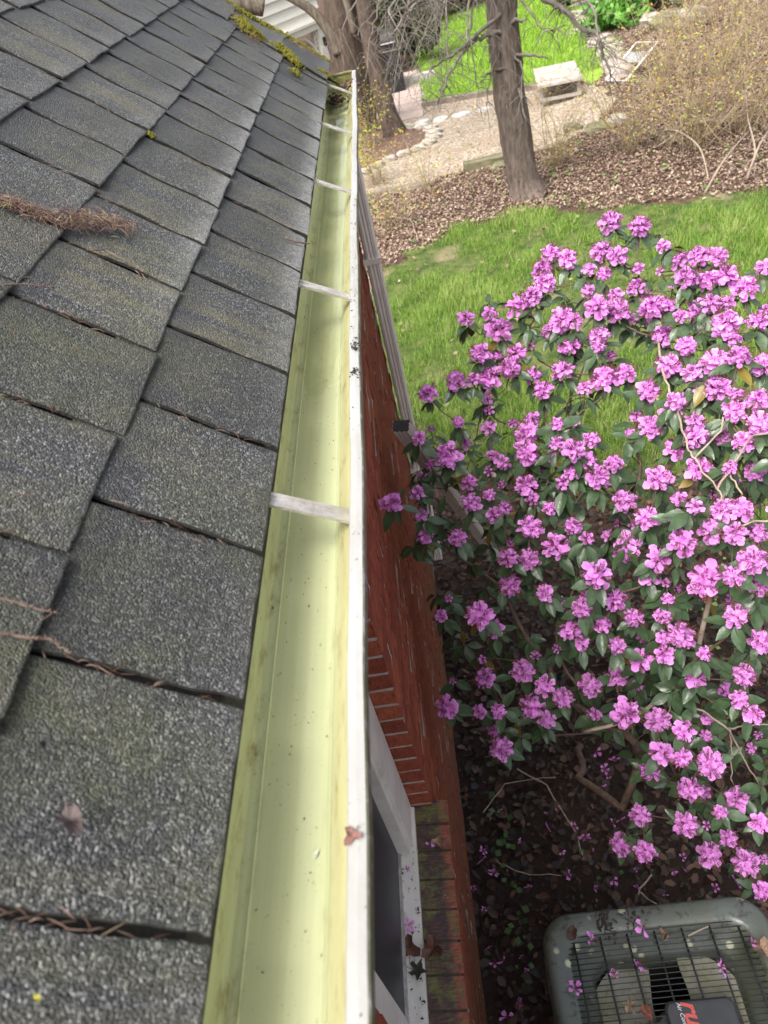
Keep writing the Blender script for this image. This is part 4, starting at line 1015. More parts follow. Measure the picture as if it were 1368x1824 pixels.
obj('lettering', text_mesh('small_lettering', 'Air Conditioning', .016, whm, .2), ac, mtx=Matrix.Translation((tp.x, tp.y, ACZ+.0128)) @ rotz)
AZ = ACZ+.003
for q, lb in [((1144, 1653), 'lilac blossom on the grille by a dark leaf at the far rim'), ((1050, 1679), 'lilac blossom at the far left corner of the air conditioner grille'),
              ((1134, 1723), 'upright folded lilac blossom in the middle of the grille over the black hole'), ((1094, 1740), 'lilac blossom on the grille just above the left fan blade'),
              ((1024, 1763), 'lilac blossom on the left side rim of the air conditioner'), ((1280, 1725), 'shaded lilac blossom over the right hand fan blade'), ((1335, 1680), 'lilac blossom at the right end of the grille, left of a brown leaf')]:
    blossom(at_z(*q, AZ), lb, None, .026, .6)
for q, lb, zz in [((765, 1503), 'lilac blossom on the far part of the mossy brick sill next to a tan leaf', WIN_Z0+.004), ((792, 1600), 'lilac blossom in the middle of the mossy brick sill', WIN_Z0+.0),
              ((726, 1553), 'lilac blossom on the white sill, the farther one', sillz+.003), ((728, 1649), 'lilac blossom on the white sill beside a brown leaf', sillz+.003)]:
    blossom(at_z(*q, zz), lb, None, .017, .35)
flat_leaf(1184, 1665, 'small crumpled brown leaf lying on the wire grille above the fan hole', .013, (.22, .12, .08), 'z', AZ, lobes=3, up=.02)
flat_leaf(1121, 1792, 'pale star shaped dead leaf over the left fan blade', .018, (.30, .22, .15), 'z', AZ, lobes=5, up=.02)
flat_leaf(1152, 1806, 'long reddish brown leaf leaning on the dark motor cover', .021, (.25, .09, .055), 'z', AZ+.004, up=.02)
flat_leaf(1358, 1690, 'tan dead leaf at the right end of the air conditioner grille', .022, (.30, .18, .12), 'z', AZ, lobes=3, up=.02)
flat_leaf(1019, 1662, 'dark wet leaf in the left corner of the air conditioner rim', .024, (.07, .035, .025), 'z', AZ, up=.012)
clod(at_z(1079, 1645, AZ), .032, 'black patch of rotted leaf mould on the far rim of the air conditioner', n=46)
clod(at_z(1126, 1634, AZ), .024, 'dark shredded leaf remains on the far rim beside the blossom', n=34)
m = MB(); a_, b_ = V(at_z(1226, 1667, AZ+.004)), V(at_z(1262, 1650, AZ+.004)); m.tube([Vector((0, 0, 0)), (b_-a_)*.5+Vector((0, 0, .004)), b_-a_], [.0028, .0024, .0018], 6)
m.build('twig', MAT['bare_stem'], loc=a_, label='short forked pale twig lying on the air conditioner grille', category='twig')

# ------------------------------------------------------------------ leaf litter and lawns
def leaves_scatter(n, sampler, name, mat, size, lift=.02, tintf=None, **tags):
    P = sampler(n); n = len(P); a = rng.uniform(0, 2*np.pi, n); L = rng.uniform(*size, n); wd = L*rng.uniform(.35, .75, n)
    ax = np.stack([np.cos(a), np.sin(a), rng.normal(0, .35, n)], 1); bx = np.stack([-np.sin(a), np.cos(a), rng.normal(0, .45, n)], 1)
    ax *= (L/2)[:, None]; bx *= (wd/2)[:, None]; up = np.zeros((n, 3)); up[:, 2] = rng.uniform(-.1, .35, n)*wd
    c = P.copy(); c[:, 2] += rng.uniform(.002, lift, n)
    vs_ = [c-ax, c-ax*.35+bx+up, c+ax*.45+bx*.8+up, c+ax, c+ax*.45-bx*.8+up, c-ax*.35-bx+up, c-ax*.3, c+ax*.4]
    Vn = np.stack(vs_, 1).reshape(-1, 3); o = (np.arange(n)*8)[:, None]
    F = np.concatenate([o+np.array(t)[None] for t in ((0, 1, 6), (1, 2, 7), (1, 7, 6), (2, 3, 7), (0, 6, 5), (6, 7, 5), (5, 7, 4), (7, 3, 4))])
    t = rng.random(n) if tintf is None else tintf(P); T = np.repeat(t, 8)
    return obj(name, trimesh(name, Vn, F, mat, T), **tags)
def in_px_area(P):
    D = (P-CAM) @ RC; px = CX+FPX*D[:, 0]/D[:, 2]; py = CY+FPX*D[:, 1]/D[:, 2]
    return (D[:, 2] > .1) & (px > -250) & (px < 1368+350) & (py > -150) & (py < 1824+250)
def litter_s(n):
    x = rng.uniform(-2., 9.5, n*3); y = rng.uniform(7.2, 18, n*3)
    keep = ~inside(lawn_poly, x, y) & ~inside(far_poly, x, y) & ~(inside(grav_poly, x, y) & (rng.random(n*3) > .035)) & ~((y > 14) & (x < .8))
    keep &= rng.random(n*3) < np.clip(1.35-(y-7)/16, .25, 1)
    x, y = x[keep][:n], y[keep][:n]; P = np.stack([x, y, gh(x, y)], 1); return P[in_px_area(P)]
leaves_scatter(125000, litter_s, 'leaf_litter', MAT['litter'], (.015, .044), .045, kind='stuff', label='tan and brown dead leaves covering the slope behind the lawn', category='leaf litter')
def under_s(n):
    x = rng.uniform(-.24, 2.6, n*2); y = rng.uniform(-.4, 3.9, n*2); k_ = ~inside(lawn_poly, x, y-.15); x, y = x[k_][:n], y[k_][:n]; return np.stack([x, y, gh(x, y)], 1)
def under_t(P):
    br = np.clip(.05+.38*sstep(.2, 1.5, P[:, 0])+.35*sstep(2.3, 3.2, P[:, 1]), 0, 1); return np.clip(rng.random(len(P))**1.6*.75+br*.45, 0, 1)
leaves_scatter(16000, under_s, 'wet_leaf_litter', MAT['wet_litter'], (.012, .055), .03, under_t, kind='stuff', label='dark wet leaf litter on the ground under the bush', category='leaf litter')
def lawn_leaf_s(n):
    x = rng.uniform(-.6, 6, n); y = rng.uniform(2.6, 9.4, n); k_ = inside(lawn_poly, x, y); return np.stack([x[k_], y[k_], gh(x[k_], y[k_])+.02], 1)
leaves_scatter(420, lawn_leaf_s, 'lawn_leaves', MAT['litter'], (.03, .07), .03, kind='stuff', label='few pale dead leaves dotted over the near lawn', category='leaf litter')
def grass(n, x0, x1, y0, y1, poly, name, mat, hts, wd, bare=None, **tags):
    x = rng.uniform(x0, x1, n); y = rng.uniform(y0, y1, n); px_ = x+.10*np.sin(y*9+x*3)+rng.normal(0, .07, n); py_ = y+.10*np.sin(x*8+y*5)+rng.normal(0, .07, n)
    k_ = inside(poly, px_, py_); P = np.stack([x, y, gh(x, y)], 1); k_ &= in_px_area(P)
    nz_ = np.sin(x*2.3+1.7*np.sin(y*1.3))+np.sin(y*2.9+1.1*np.sin(x*1.9))+.7*np.sin(x*6.1+y*4.3)+.6*np.sin(x*11.3-y*9.1)
    if bare is not None: k_ &= rng.random(n) < np.clip(bare+.33*nz_, .05, 1)
    x, y, nz_, P = x[k_], y[k_], nz_[k_], P[k_]; n = len(x)
    a = rng.uniform(0, 2*np.pi, n); h = rng.uniform(*hts, n)*np.clip(1+.22*nz_, .45, 1.6); ln = h*rng.uniform(.25, .95, n); b = a+rng.uniform(1.2, 1.9, n)
    dr = np.stack([np.cos(a), np.sin(a), 0*a], 1); sd = np.stack([np.cos(b), np.sin(b), 0*a], 1)*wd; up = np.array([[0, 0, 1.]])
    v0 = P-sd; v1 = P+sd; v2 = P+dr*(ln*.35)[:, None]+up*(h*.6)[:, None]-sd*.7; v3 = v2+sd*1.4; v4 = P+dr*ln[:, None]+up*h[:, None]
    Vn = np.stack([v0, v1, v2, v3, v4], 1).reshape(-1, 3); o = (np.arange(n)*5)[:, None]
    F = np.concatenate([o+np.array(t)[None] for t in ((0, 1, 3), (0, 3, 2), (2, 3, 4))])
    t = np.clip(.40+.11*nz_+rng.normal(0, .17, n)+(rng.random(n) < .06)*.5, 0, 1)
    return obj(name, trimesh(name, Vn, F, mat, np.repeat(t, 5)), **tags)
grass(330000, -.7, 6.5, 2.5, 9.6, lawn_poly, 'grass', MAT['grass'], (.03, .085), .0024, .52, kind='stuff', label='short green grass of the near lawn with thin bare patches', category='grass')
grass(120000, .3, 8, 14.5, 30, far_poly, 'far_grass', MAT['far_grass'], (.05, .10), .006, None, kind='stuff', label='bright green grass of the far lawn behind the gravel', category='grass')
# small ivy and weeds under the bush
wl = MB()
weed_m = tinted('small_weed_leaf', [(0., (.03, .07, .02)), (.6, (.10, .20, .05)), (1., (.28, .40, .10))], .5, .4, .25)
def weed_patch(n, xr, yr, s, tr, zf=None):
    for _ in range(n):
        x, y = random.uniform(*xr), random.uniform(*yr); z = float(gh(x, y))+random.uniform(.02, .06); a = random.uniform(0, 6.28); L = random.uniform(*s)
        u = Vector((math.cos(a), math.sin(a), random.uniform(-.3, .4)))*L; v_ = Vector((-math.sin(a), math.cos(a), random.uniform(-.3, .3)))*L*.5; c = Vector((x, y, z))
        wl.add([c-u*.5, c+v_, c+u*.6, c-v_], [(0, 1, 2), (0, 2, 3)], random.uniform(*tr))
weed_patch(200, (1.0, 2.4), (1.2, 2.9), (.015, .04), (.4, 1.)); weed_patch(26, (-.15, .6), (1.0, 2.4), (.012, .03), (0, .2)); weed_patch(34, (-.12, -.02), (.8, 1.7), (.015, .035), (0, .4))
weed_patch(230, (-.6, 6), (8.3, 11.5), (.025, .07), (.5, 1.))
wl.build('ground_weeds', weed_m, attr='tint', kind='stuff', label='small green weeds and ivy among the dead leaves', category='weeds')
# thin dead sticks on the litter by the bush
def stick(pts, label, r, z=.03, mat='bare_stem', group=None):
    P = [V(at_g(*q, z)) for q in pts]; b = P[0].copy(); m = MB(); fine = []
    for i in range(len(P)-1):
        for t in np.linspace(0, 1, 5)[:-1]: fine.append(P[i].lerp(P[i+1], t)-b+Vector((random.gauss(0, r), random.gauss(0, r), random.gauss(0, r))))
    fine.append(P[-1]-b); m.tube(fine, [r*(1-.5*i/len(fine)) for i in range(len(fine))], 5); o = m.build('stick', MAT[mat], loc=b, label=label, category='stick')
    if group: o['group'] = group
stick([(920, 1370), (975, 1400), (1025, 1480), (1040, 1530)], 'long bent dead stick on dark litter left of the bush foot', .004)
stick([(880, 1530), (930, 1555), (1000, 1560)], 'thin stick lying level on the dark litter near the wall', .003)
stick([(1160, 1560), (1135, 1590), (1170, 1610)], 'short bent stick just behind the air conditioner', .004)
stick([(860, 1450), (900, 1395), (990, 1385)], 'pale stick crossing the dark soil close to the wall', .003)
stick([(690, 385), (732, 390), (745, 430)], 'bent pale stick at the edge of the lawn near the downspout', .008, .08)

# ------------------------------------------------------------------ trees
def wobble(P, s): return [p+Vector((random.gauss(0, s), random.gauss(0, s), random.gauss(0, s))) for p in P]
def spline(P, n=6):
    P = [Vector(p) for p in P]; out = []
    for i in range(len(P)-1):
        p0, p1, p2, p3 = P[max(i-1, 0)], P[i], P[i+1], P[min(i+2, len(P)-1)]
        for t in np.linspace(0, 1, n+1)[:-1]:
            out.append(.5*((2*p1)+(p2-p0)*t+(2*p0-5*p1+4*p2-p3)*t*t+(3*p1-p0-3*p2+p3)*t**3))
    out.append(P[-1]); return out
def twigs_on(m, P, n, L, r, droop=.7, gen=2, a0=.15):
    for _ in range(n):
        i = random.randrange(int(len(P)*a0), len(P)); p = P[i]
        d = Vector((random.gauss(0, .6), random.gauss(0, .6), random.gauss(-.2, .4))).normalized(); l = random.uniform(.4, 1)*L; Q = [p]
        for k_ in range(5):
            d = (d+Vector((random.gauss(0, .16), random.gauss(0, .16), -droop*.22+random.gauss(0, .1)))).normalized(); Q.append(Q[-1]+d*l/5)
        m.tube(Q, [r*(1-.14*k_) for k_ in range(6)], 4, cap=False)
        if gen > 1: twigs_on(m, Q, 3, L*.45, r*.6, droop, gen-1, .2)
def bark_trunk(P, radii, n=22, seed=1, flare=True):
    m = MB(); m.tube(P, radii, n, jit=0)
    out = []
    for (x, y, z), i in zip(m.v, range(len(m.v))):
        ring, k_ = divmod(i, n); c = Vector(P[min(ring, len(P)-1)]); v_ = Vector((x, y, z))-c; a = 2*math.pi*k_/n
        f = 1+.05*math.sin(a*5+z*2.1+seed)+.04*math.sin(a*9-z*5)+.05*math.sin(z*9+a*3+seed)*.6+random.uniform(-.035, .035)
        if flare: f += .35*max(0, 1-ring/4)*(.55+.45*math.sin(a*4+seed))
        out.append(tuple(c+v_*f))
    m.v = out; return m
# centre tree
tb = V(at_g(938, 346)); tree = thing('bare_tree', tb, 'slender bare tree with a leaning grey brown trunk between lawn and gravel', 'tree')
TYY = tb.y
tr_px = [(942, 352), (933, 320), (924, 275), (914, 215), (905, 150), (898, 80), (893, 10), (888, -70), (882, -160), (875, -270)]
TP = [V(at_y(a, b, TYY+.02*i)) for i, (a, b) in enumerate(tr_px)]
TPs = spline([p-tb for p in TP], 4)
rt = [.0]*len(TPs)
for i in range(len(TPs)): rt[i] = .195*(1-.18*(i/(len(TPs)-1)))
rt[0] = .24; rt[1] = .222; rt[2] = .21
bark_trunk(TPs, rt, 24, 3).build('trunk', mk_bark('lighter_grey_bark', (.185, .145, .12), (.065, .048, .04)), tree, smooth=True)
def px_branch(parent, base, poly, y0, y1, r, ntw, Ltw, mat, rt_=.0035, start=None, droop=.8):
    P = [V(at_y(a, b, y0+(y1-y0)*i/max(1, len(poly)-1)))-base for i, (a, b) in enumerate(poly)]
    r *= 1.4; rt_ *= 1.3; ntw = int(ntw*1.6)
    if start is not None: P[0] = start
    P = wobble(spline(P, 5), .012); m = MB(); m.tube(P, [r*(1-.75*i/len(P)) for i in range(len(P))], 6)
    twigs_on(m, P, ntw, Ltw, rt_, droop); return m.build('branch', mat, parent, smooth=True)
for poly, r, y1, nt_, Lt in [([(900, 55), (872, 60), (834, 79), (788, 108), (766, 122)], .022, -.5, 12, .6), ([(898, 25), (850, 60), (815, 110), (792, 150), (780, 185)], .018, -.9, 10, .5),
        ([(905, 120), (880, 125), (860, 138)], .018, -.2, 5, .35), ([(895, 0), (850, -5), (838, 60), (850, 155)], .014, -.6, 6, .5), ([(893, -30), (840, -20), (834, 40), (832, 80)], .016, -.8, 6, .45),
        ([(905, 100), (945, 96), (978, 104)], .020, -.2, 1, .2), ([(902, 38), (920, 36), (935, 37)], .022, -.1, 1, .15), ([(912, 150), (928, 170), (935, 215)], .018, -.3, 6, .4),
        ([(893, -60), (972, 0), (1010, 20), (1039, 53), (1065, 64), (1077, 102), (1089, 137)], .026, -.6, 14, .6), ([(893, -90), (960, -40), (1030, -10), (1060, 30), (1066, 80)], .02, -.9, 12, .6),
        ([(908, 75), (890, 90), (872, 150), (868, 190)], .012, -.25, 5, .4), ([(903, 80), (925, 110), (930, 150), (925, 200)], .012, -.3, 5, .4), ([(893, -50), (800, -30), (740, 10), (700, 60)], .022, -1.2, 16, .7), ([(893, -80), (790, -60), (720, -20), (690, 30)], .022, -1.6, 16, .7),
        ([(905, 130), (898, 170), (915, 215), (930, 235)], .008, -.3, 4, .3), ([(893, -40), (930, 0), (960, 40), (985, 60)], .012, -.4, 8, .5)]:
    px_branch(tree, tb, poly, TYY, TYY+y1, r, nt_, Lt, MAT['twig'], .0045)
# big multi-stemmed tree at the left
lb = V((-.92, 14.6, 0)); ltree = thing('old_tree', lb, 'stout old tree with dark trunks and a limb in front of the white house', 'tree')
def px_trunk(poly, yv, rads, mat, seed, parent, base, nm='trunk', flare=False):
    P = [V(at_y(a, b, yv))-base for a, b in poly]; Ps = spline(P, 5); rs = np.interp(np.linspace(0, 1, len(Ps)), np.linspace(0, 1, len(rads)), rads)
    bark_trunk(Ps, list(rs), 20, seed, flare).build(nm, mat, parent, smooth=True)
px_trunk([(648, 280), (638, 215), (628, 150), (618, 80), (610, 20), (606, -50), (602, -140)], 14.6, [.37, .35, .33, .32, .31, .29, .27], MAT['bark'], 5, ltree, lb, flare=False)
px_trunk([(606, 92), (583, 52), (556, 20), (520, -4), (470, -30)], 14.4, [.13, .085, .075, .07, .06], MAT['bark2'], 6, ltree, lb, 'limb')
px_trunk([(470, 14), (440, 6), (410, 2), (370, -12)], 12.5, [.10, .12, .13, .13], MAT['bark2'], 7, ltree, lb, 'limb')
px_trunk([(632, 60), (622, 20), (612, -20), (600, -80)], 14.2, [.06, .06, .06, .06], MAT['bark2'], 7, ltree, lb, 'limb')
mb2 = V(at_g(702, 238)); mtree = thing('dark_tree', mb2, 'dark trunked tree behind drooping grey twigs beside the covered grill', 'tree')
px_trunk([(704, 244), (690, 200), (676, 150), (664, 95), (655, 40), (646, -30), (636, -120)], mb2[1], [.20, .17, .155, .15, .145, .14, .13], MAT['bark'], 9, mtree, mb2, flare=True)
for i in range(13):
    x0 = random.uniform(640, 800); y0 = random.uniform(-50, 50); ln = random.uniform(60, 190); dx = random.uniform(-95, 40)
    poly = [(x0-dx*.8, -90), (x0-dx*.3, y0-40), (x0, y0), (x0+dx*.5, y0+ln*.5), (x0+dx*.8, y0+ln)]
    px_branch(mtree, mb2, poly, mb2[1]-.2, mb2[1]-random.uniform(1.2, 4.2), random.uniform(.009, .016), 8, .75, MAT['twig'], .0036)

# ------------------------------------------------------------------ forsythia and other shrubs
def forsythia(px, py, h, spread, ns, label, nfl_=40, r=.006, lean=(0, 0), group='bare forsythia shrubs with sparse yellow flowers', thick=1.):
    b = V(at_g(px, py)); ns = int(ns*1.25); r *= .85; spread *= 1.5; o = thing('forsythia', b, label, 'shrub', group); m = MB(); fl = MB()
    for _ in range(ns):
        a = random.uniform(0, 6.28); t = random.uniform(.15, 1); d = Vector((math.cos(a)*t*spread+lean[0], math.sin(a)*t*spread+lean[1], 1)).normalized(); L = h*random.uniform(.5, 1.1); P = [Vector((random.gauss(0, .06), random.gauss(0, .06), 0))]
        for k_ in range(8):
            d = (d+Vector((random.gauss(0, .13), random.gauss(0, .13), -.045+random.gauss(0, .06)))).normalized(); P.append(P[-1]+d*L/8)
        m.tube(P, [r*thick*(1-.09*k_) for k_ in range(9)], 5, cap=False)
        twigs_on(m, P, 5, L*.45, r*.5, .15, 2, .15)
        for _ in range(int(nfl_/ns*3)+(1 if random.random() < .6 else 0)):
            p = random.choice(P[3:])+Vector((random.gauss(0, .05), random.gauss(0, .05), random.gauss(0, .05))); s = random.uniform(.010, .022); tt = random.choice([random.uniform(0, .55), random.uniform(.65, 1), random.uniform(.7, 1)])
            for q in range(4):
                a2 = q*1.57+random.random(); u = Vector((math.cos(a2), math.sin(a2), random.uniform(-.6, .3)))*s; v_ = Vector((-math.sin(a2), math.cos(a2), .3))*s*.45
                fl.add([p, p+u*.6+v_, p+u*1.3, p+u*.6-v_], [(0, 1, 2), (0, 2, 3)], tt)
    m.build('stems', MAT['stem'], o, smooth=True); fl.build('blossoms', MAT['yellow'], o, attr='tint', kind='stuff')
forsythia(1235, 262, 1.9, .55, 34, 'largest forsythia with dense tan stems, right of the picnic table', 110, .008)
forsythia(1120, 270, 1.5, .5, 22, 'forsythia just left of the largest one, in front of the picnic table', 70, .006)
forsythia(985, 300, 1.3, .55, 18, 'forsythia standing just right of the leaning tree trunk', 60)
forsythia(1330, 235, 1.9, .5, 18, 'tall forsythia near the right edge of the slope', 50, .007)
forsythia(1290, 130, 1.7, .6, 20, 'forsythia high on the slope behind the largest one', 70, .007)
forsythia(1170, 165, 1.7, .5, 18, 'upright forsythia beside the far end of the picnic table', 70, .007)
forsythia(1360, 60, 1.6, .6, 14, 'farthest forsythia at the top right of the slope', 40, .008)
forsythia(1240, 50, 1.5, .5, 14, 'forsythia near the dark green plant on the far slope', 50, .008)
forsythia(672, 330, 1.15, .4, 14, 'small forsythia with many yellow flowers next to the gutter end', 120, .005)
forsythia(700, 408, .8, .5, 12, 'low twiggy forsythia at the lawn edge behind the downspout', 30, .005)
forsythia(770, 345, .9, .45, 10, 'sparse low forsythia on the near edge of the gravel', 25, .005)
forsythia(655, 260, 1.3, .35, 14, 'yellow forsythia at the curved stone edging', 110, .005)
# brambly arching dead stems on the right slope
for i, poly in enumerate([[(1255, 345), (1290, 285), (1335, 232)], [(1330, 315), (1345, 270), (1332, 210), (1330, 175)], [(1160, 240), (1200, 232), (1245, 262), (1262, 320)], [(1170, 262), (1230, 225), (1300, 205), (1368, 190)], [(1330, 320), (1352, 260), (1375, 225)]]):
    P = [V(at_g(a, b, .05+.25*math.sin(3.1*k_/(len(poly)-1)))) for k_, (a, b) in enumerate(poly)]; b0 = P[0].copy(); m = MB(); Ps = spline([p-b0 for p in P], 6)
    m.tube(Ps, [.014*(1-.5*k_/len(Ps)) for k_ in range(len(Ps))], 6); twigs_on(m, Ps, 5, .3, .004, .3)
    m.build('bramble_cane', MAT['bare_stem'], loc=b0, smooth=True, label=['straight pale cane leaning at the right of the litter slope', 'upright thick cane at the right edge of the slope', 'arched cane at the foot of the largest forsythia', 'long low cane running right across the slope', 'short slanting cane at the far right near the lawn'][i], category='cane')
def bushy(name, b, rx, ry, rz, n, mat, label, cat, leafs=(.03, .06), stem=True, zc=.55):
    o = thing(name, b, label, cat); Vn, Fn, T = [], [], []
    blobs = [(Vector((random.gauss(0, .45)*rx, random.gauss(0, .45)*ry, rz*random.uniform(.3, .9))), random.uniform(.3, .6)) for _ in range(14)]
    for _ in range(n):
        c, s = random.choice(blobs); d = Vector((random.gauss(0, 1), random.gauss(0, 1), random.gauss(0, 1))).normalized(); p = c+Vector((d.x*rx, d.y*ry, d.z*rz*.6))*s*random.uniform(.7, 1.05)
        if p.z < .02: continue
        L = random.uniform(*leafs); u = (d+Vector((random.gauss(0, .6), random.gauss(0, .6), random.gauss(0, .6)))).normalized()*L; v_ = u.orthogonal().normalized()*L*.35; k_ = len(Vn)
        Vn += [tuple(p-u*.5), tuple(p+v_), tuple(p+u*.6), tuple(p-v_)]; Fn += [(k_, k_+1, k_+2), (k_, k_+2, k_+3)]; t = min(1, max(0, .5+.25*d.z+random.gauss(0, .2))); T += [t]*4
    obj('foliage', trimesh('foliage', Vn, Fn, mat, T), o, kind='stuff')
    m = MB()
    for _ in range(9): m.tube([Vector((random.gauss(0, .03), random.gauss(0, .03), 0)), Vector((random.gauss(0, rx*.3), random.gauss(0, ry*.3), rz*.7))], [.012, .005], 5)
    m.build('stems', MAT['stem'], o)
evg = tinted('evergreen_foliage', [(0., (.02, .035, .016)), (.6, (.055, .075, .03)), (1., (.13, .14, .045))], .7, .2)
yel = tinted('yellow_green_foliage', [(0., (.06, .08, .02)), (.6, (.20, .22, .05)), (1., (.42, .42, .10))], .7, .2, .2)
brn = tinted('brown_twiggy_hedge', [(0., (.09, .055, .045)), (.6, (.22, .14, .115)), (1., (.36, .26, .22))], .8, .1)
lush = tinted('lush_perennial', [(0., (.05, .12, .02)), (.6, (.12, .30, .04)), (1., (.27, .48, .10))], .5, .3, .3)
bushy('evergreen_shrub', at_g(728, 118), .75, .75, 1.7, 14000, evg, 'dark rounded evergreen shrub between the covered grill and the far lawn', 'shrub', (.05, .09))
bushy('yellow_shrub', at_g(712, 60), .8, .8, 1.5, 9000, yel, 'yellow green shrub above the covered grill at the left back', 'shrub', (.05, .10))
bushy('brown_hedge', at_g(800, 28), 1.7, .7, 1.0, 7000, brn, 'reddish brown twiggy hedge on the back edge of the far lawn', 'hedge', (.08, .14))
bushy('brown_hedge', at_g(760, 15), 1.6, .8, 1.4, 3200, brn, 'taller brown thicket behind the evergreen shrub', 'hedge', (.08, .15))
bushy('leafy_perennial', at_g(1090, 50), .55, .5, .5, 900, lush, 'fresh green leafy perennial beside the pale stone path', 'plant', (.10, .2))
bushy('dark_perennial', at_g(1180, 14), .45, .45, .5, 600, evg, 'dark green strap leaved plant at the top of the slope', 'plant', (.12, .25))
bushy('dark_perennial', at_g(1060, 8), .5, .45, .5, 600, evg, 'dark plant behind the rock by the pale stone path', 'plant', (.12, .25))

# ------------------------------------------------------------------ things in the far garden
stone = simple('weathered_stone', (.46, .42, .36), (.26, .23, .19), 7, .9, .6, 30)
mossst = simple('mossy_stone', (.22, .20, .12), (.09, .085, .04), 8, .9, .6, 30)
def rock(p, sx, sy, sz, mat, label, name='rock', cat='rock', group=None, parent=None):
    m = MB(); n1, n2 = 12, 7; sd = random.uniform(0, 50)
    for j in range(n2+1):
        th = math.pi*j/n2
        for i in range(n1):
            a = 2*math.pi*i/n1; d = Vector((math.sin(th)*math.cos(a), math.sin(th)*math.sin(a), math.cos(th))); f = 1+.22*math.sin(3*d.x+sd)*math.cos(2.7*d.y+sd*2)+.12*math.sin(7*d.z+5*d.x+sd)
            q = [abs(c)**.7*(1 if c > 0 else -1) for c in d]; m.v.append((q[0]*sx*f, q[1]*sy*f, q[2]*sz*f)); m.a.append(0)
    for j in range(n2):
        for i in range(n1): m.f.append((j*n1+i, (j+1)*n1+i, (j+1)*n1+(i+1) % n1, j*n1+(i+1) % n1))
    me = m.mesh(name, mat)
    if parent: return obj(name, me, parent, V(p)+Vector((0, 0, sz*.3)))
    o = obj(name, me, None, V(p)+Vector((0, 0, sz*.3)), label=label, category=cat)
    if group: o['group'] = group
    return o
# curved stone edging of the mulch bed
epts = [(590, 328), (625, 318), (660, 303), (700, 284), (738, 270), (762, 258), (774, 243), (768, 231), (748, 228), (725, 229), (700, 234)]
edg = thing('stone_edging', at_g(*epts[3]), 'curved row of pale stones edging the mulch bed on the gravel', 'edging')
EP = spline([V(at_g(*q, .008)) for q in epts], 8); acc_l = 0; last = EP[0]
for p in EP[1:]:
    acc_l += (p-last).length; last = p
    if acc_l > .26: rock(p-edg.location+Vector((0, 0, .01)), .13, .075, .05, stone, '', 'edging_stone', parent=edg); acc_l = 0
bed_poly = [at_g(*q)[:2] for q in epts]+[at_g(640, 235)[:2], at_g(570, 300)[:2]]
obj('mulch_bed', gridmesh('mulch_bed', np.arange(-3, 2, .08), np.arange(10, 16, .08), simple('dark_mulch', (.17, .10, .075), (.07, .04, .03), 30, .95, .8, 60), .010, lambda X, Y: inside(bed_poly, X, Y)), kind='structure')
# timber edging by the far lawn, mossy timbers near the trunk
def beam(a, b, wd, hh, mat, name, label, cat):
    a, b = V(a), V(b); d = b-a; c = (a+b)/2; m = MB(); ang_ = math.atan2(d.y, d.x); n_ = max(2, int(d.length/.3)); 
    for i in range(n_+1):
        t = -d.length/2+d.length*i/n_
        for yy_, zz_ in ((-wd/2, 0), (wd/2, 0), (wd/2*.92, hh), (-wd/2*.92, hh)): m.v.append((t, yy_+random.uniform(-.01, .01), zz_+random.uniform(-.008, .008))); m.a.append(0)
    for i in range(n_):
        for k_ in range(4): m.f.append((i*4+k_, i*4+(k_+1) % 4, i*4+4+(k_+1) % 4, i*4+4+k_))
    m.f += [(3, 2, 1, 0), tuple(n_*4+k_ for k_ in range(4))]
    o = m.build(name, mat, loc=c, label=label, category=cat); o.rotation_euler = (0, 0, ang_); return o
tim = simple('grey_timber', (.27, .22, .17), (.13, .10, .08), 9, .9, .6, 40)
beam(at_g(752, 191), at_g(885, 167), .13, .09, tim, 'timber_edging', 'long grey timber edging between far lawn and gravel', 'edging')
beam(at_g(882, 168), at_g(960, 158), .13, .09, tim, 'timber_edging', 'shorter timber edging right of the tree towards the picnic table', 'edging')
beam(at_g(828, 306), at_g(905, 288), .22, .12, mossst, 'mossy_timber', 'mossy dark timber just left of the tree trunk on the gravel edge', 'edging')
beam(at_g(640, 352), at_g(765, 332), .14, .06, tim, 'timber_edging', 'low timber along the near edge of the gravel behind small shrubs', 'edging')
for q, lb, s in [((785, 214), 'flat pale stepping stone on the gravel, left of the other', .13), ((822, 206), 'flat pale stepping stone on the gravel, nearer the tree trunk', .14), ((752, 219), 'flat stepping stone on the gravel closest to the paved path', .12), ((862, 197), 'small flat stepping stone half hidden by the tree trunk', .1)]:
    p = at_g(*q); m = MB(); K = 11; ring = [(s*1.25*math.cos(6.283*k_/K)*random.uniform(.82, 1.1), s*math.sin(6.283*k_/K)*random.uniform(.8, 1.1)) for k_ in range(K)]
    m.add([(x, y, 0) for x, y in ring]+[(x*.94, y*.94, .035) for x, y in ring], [tuple(range(K, 2*K))]+[(k_, (k_+1) % K, K+(k_+1) % K, K+k_) for k_ in range(K)])
    m.build('stepping_stone', simple('pale_flagstone', (.56, .55, .53), (.42, .40, .38), 9, .85, .3, 50), loc=p, label=lb, category='stepping stone')
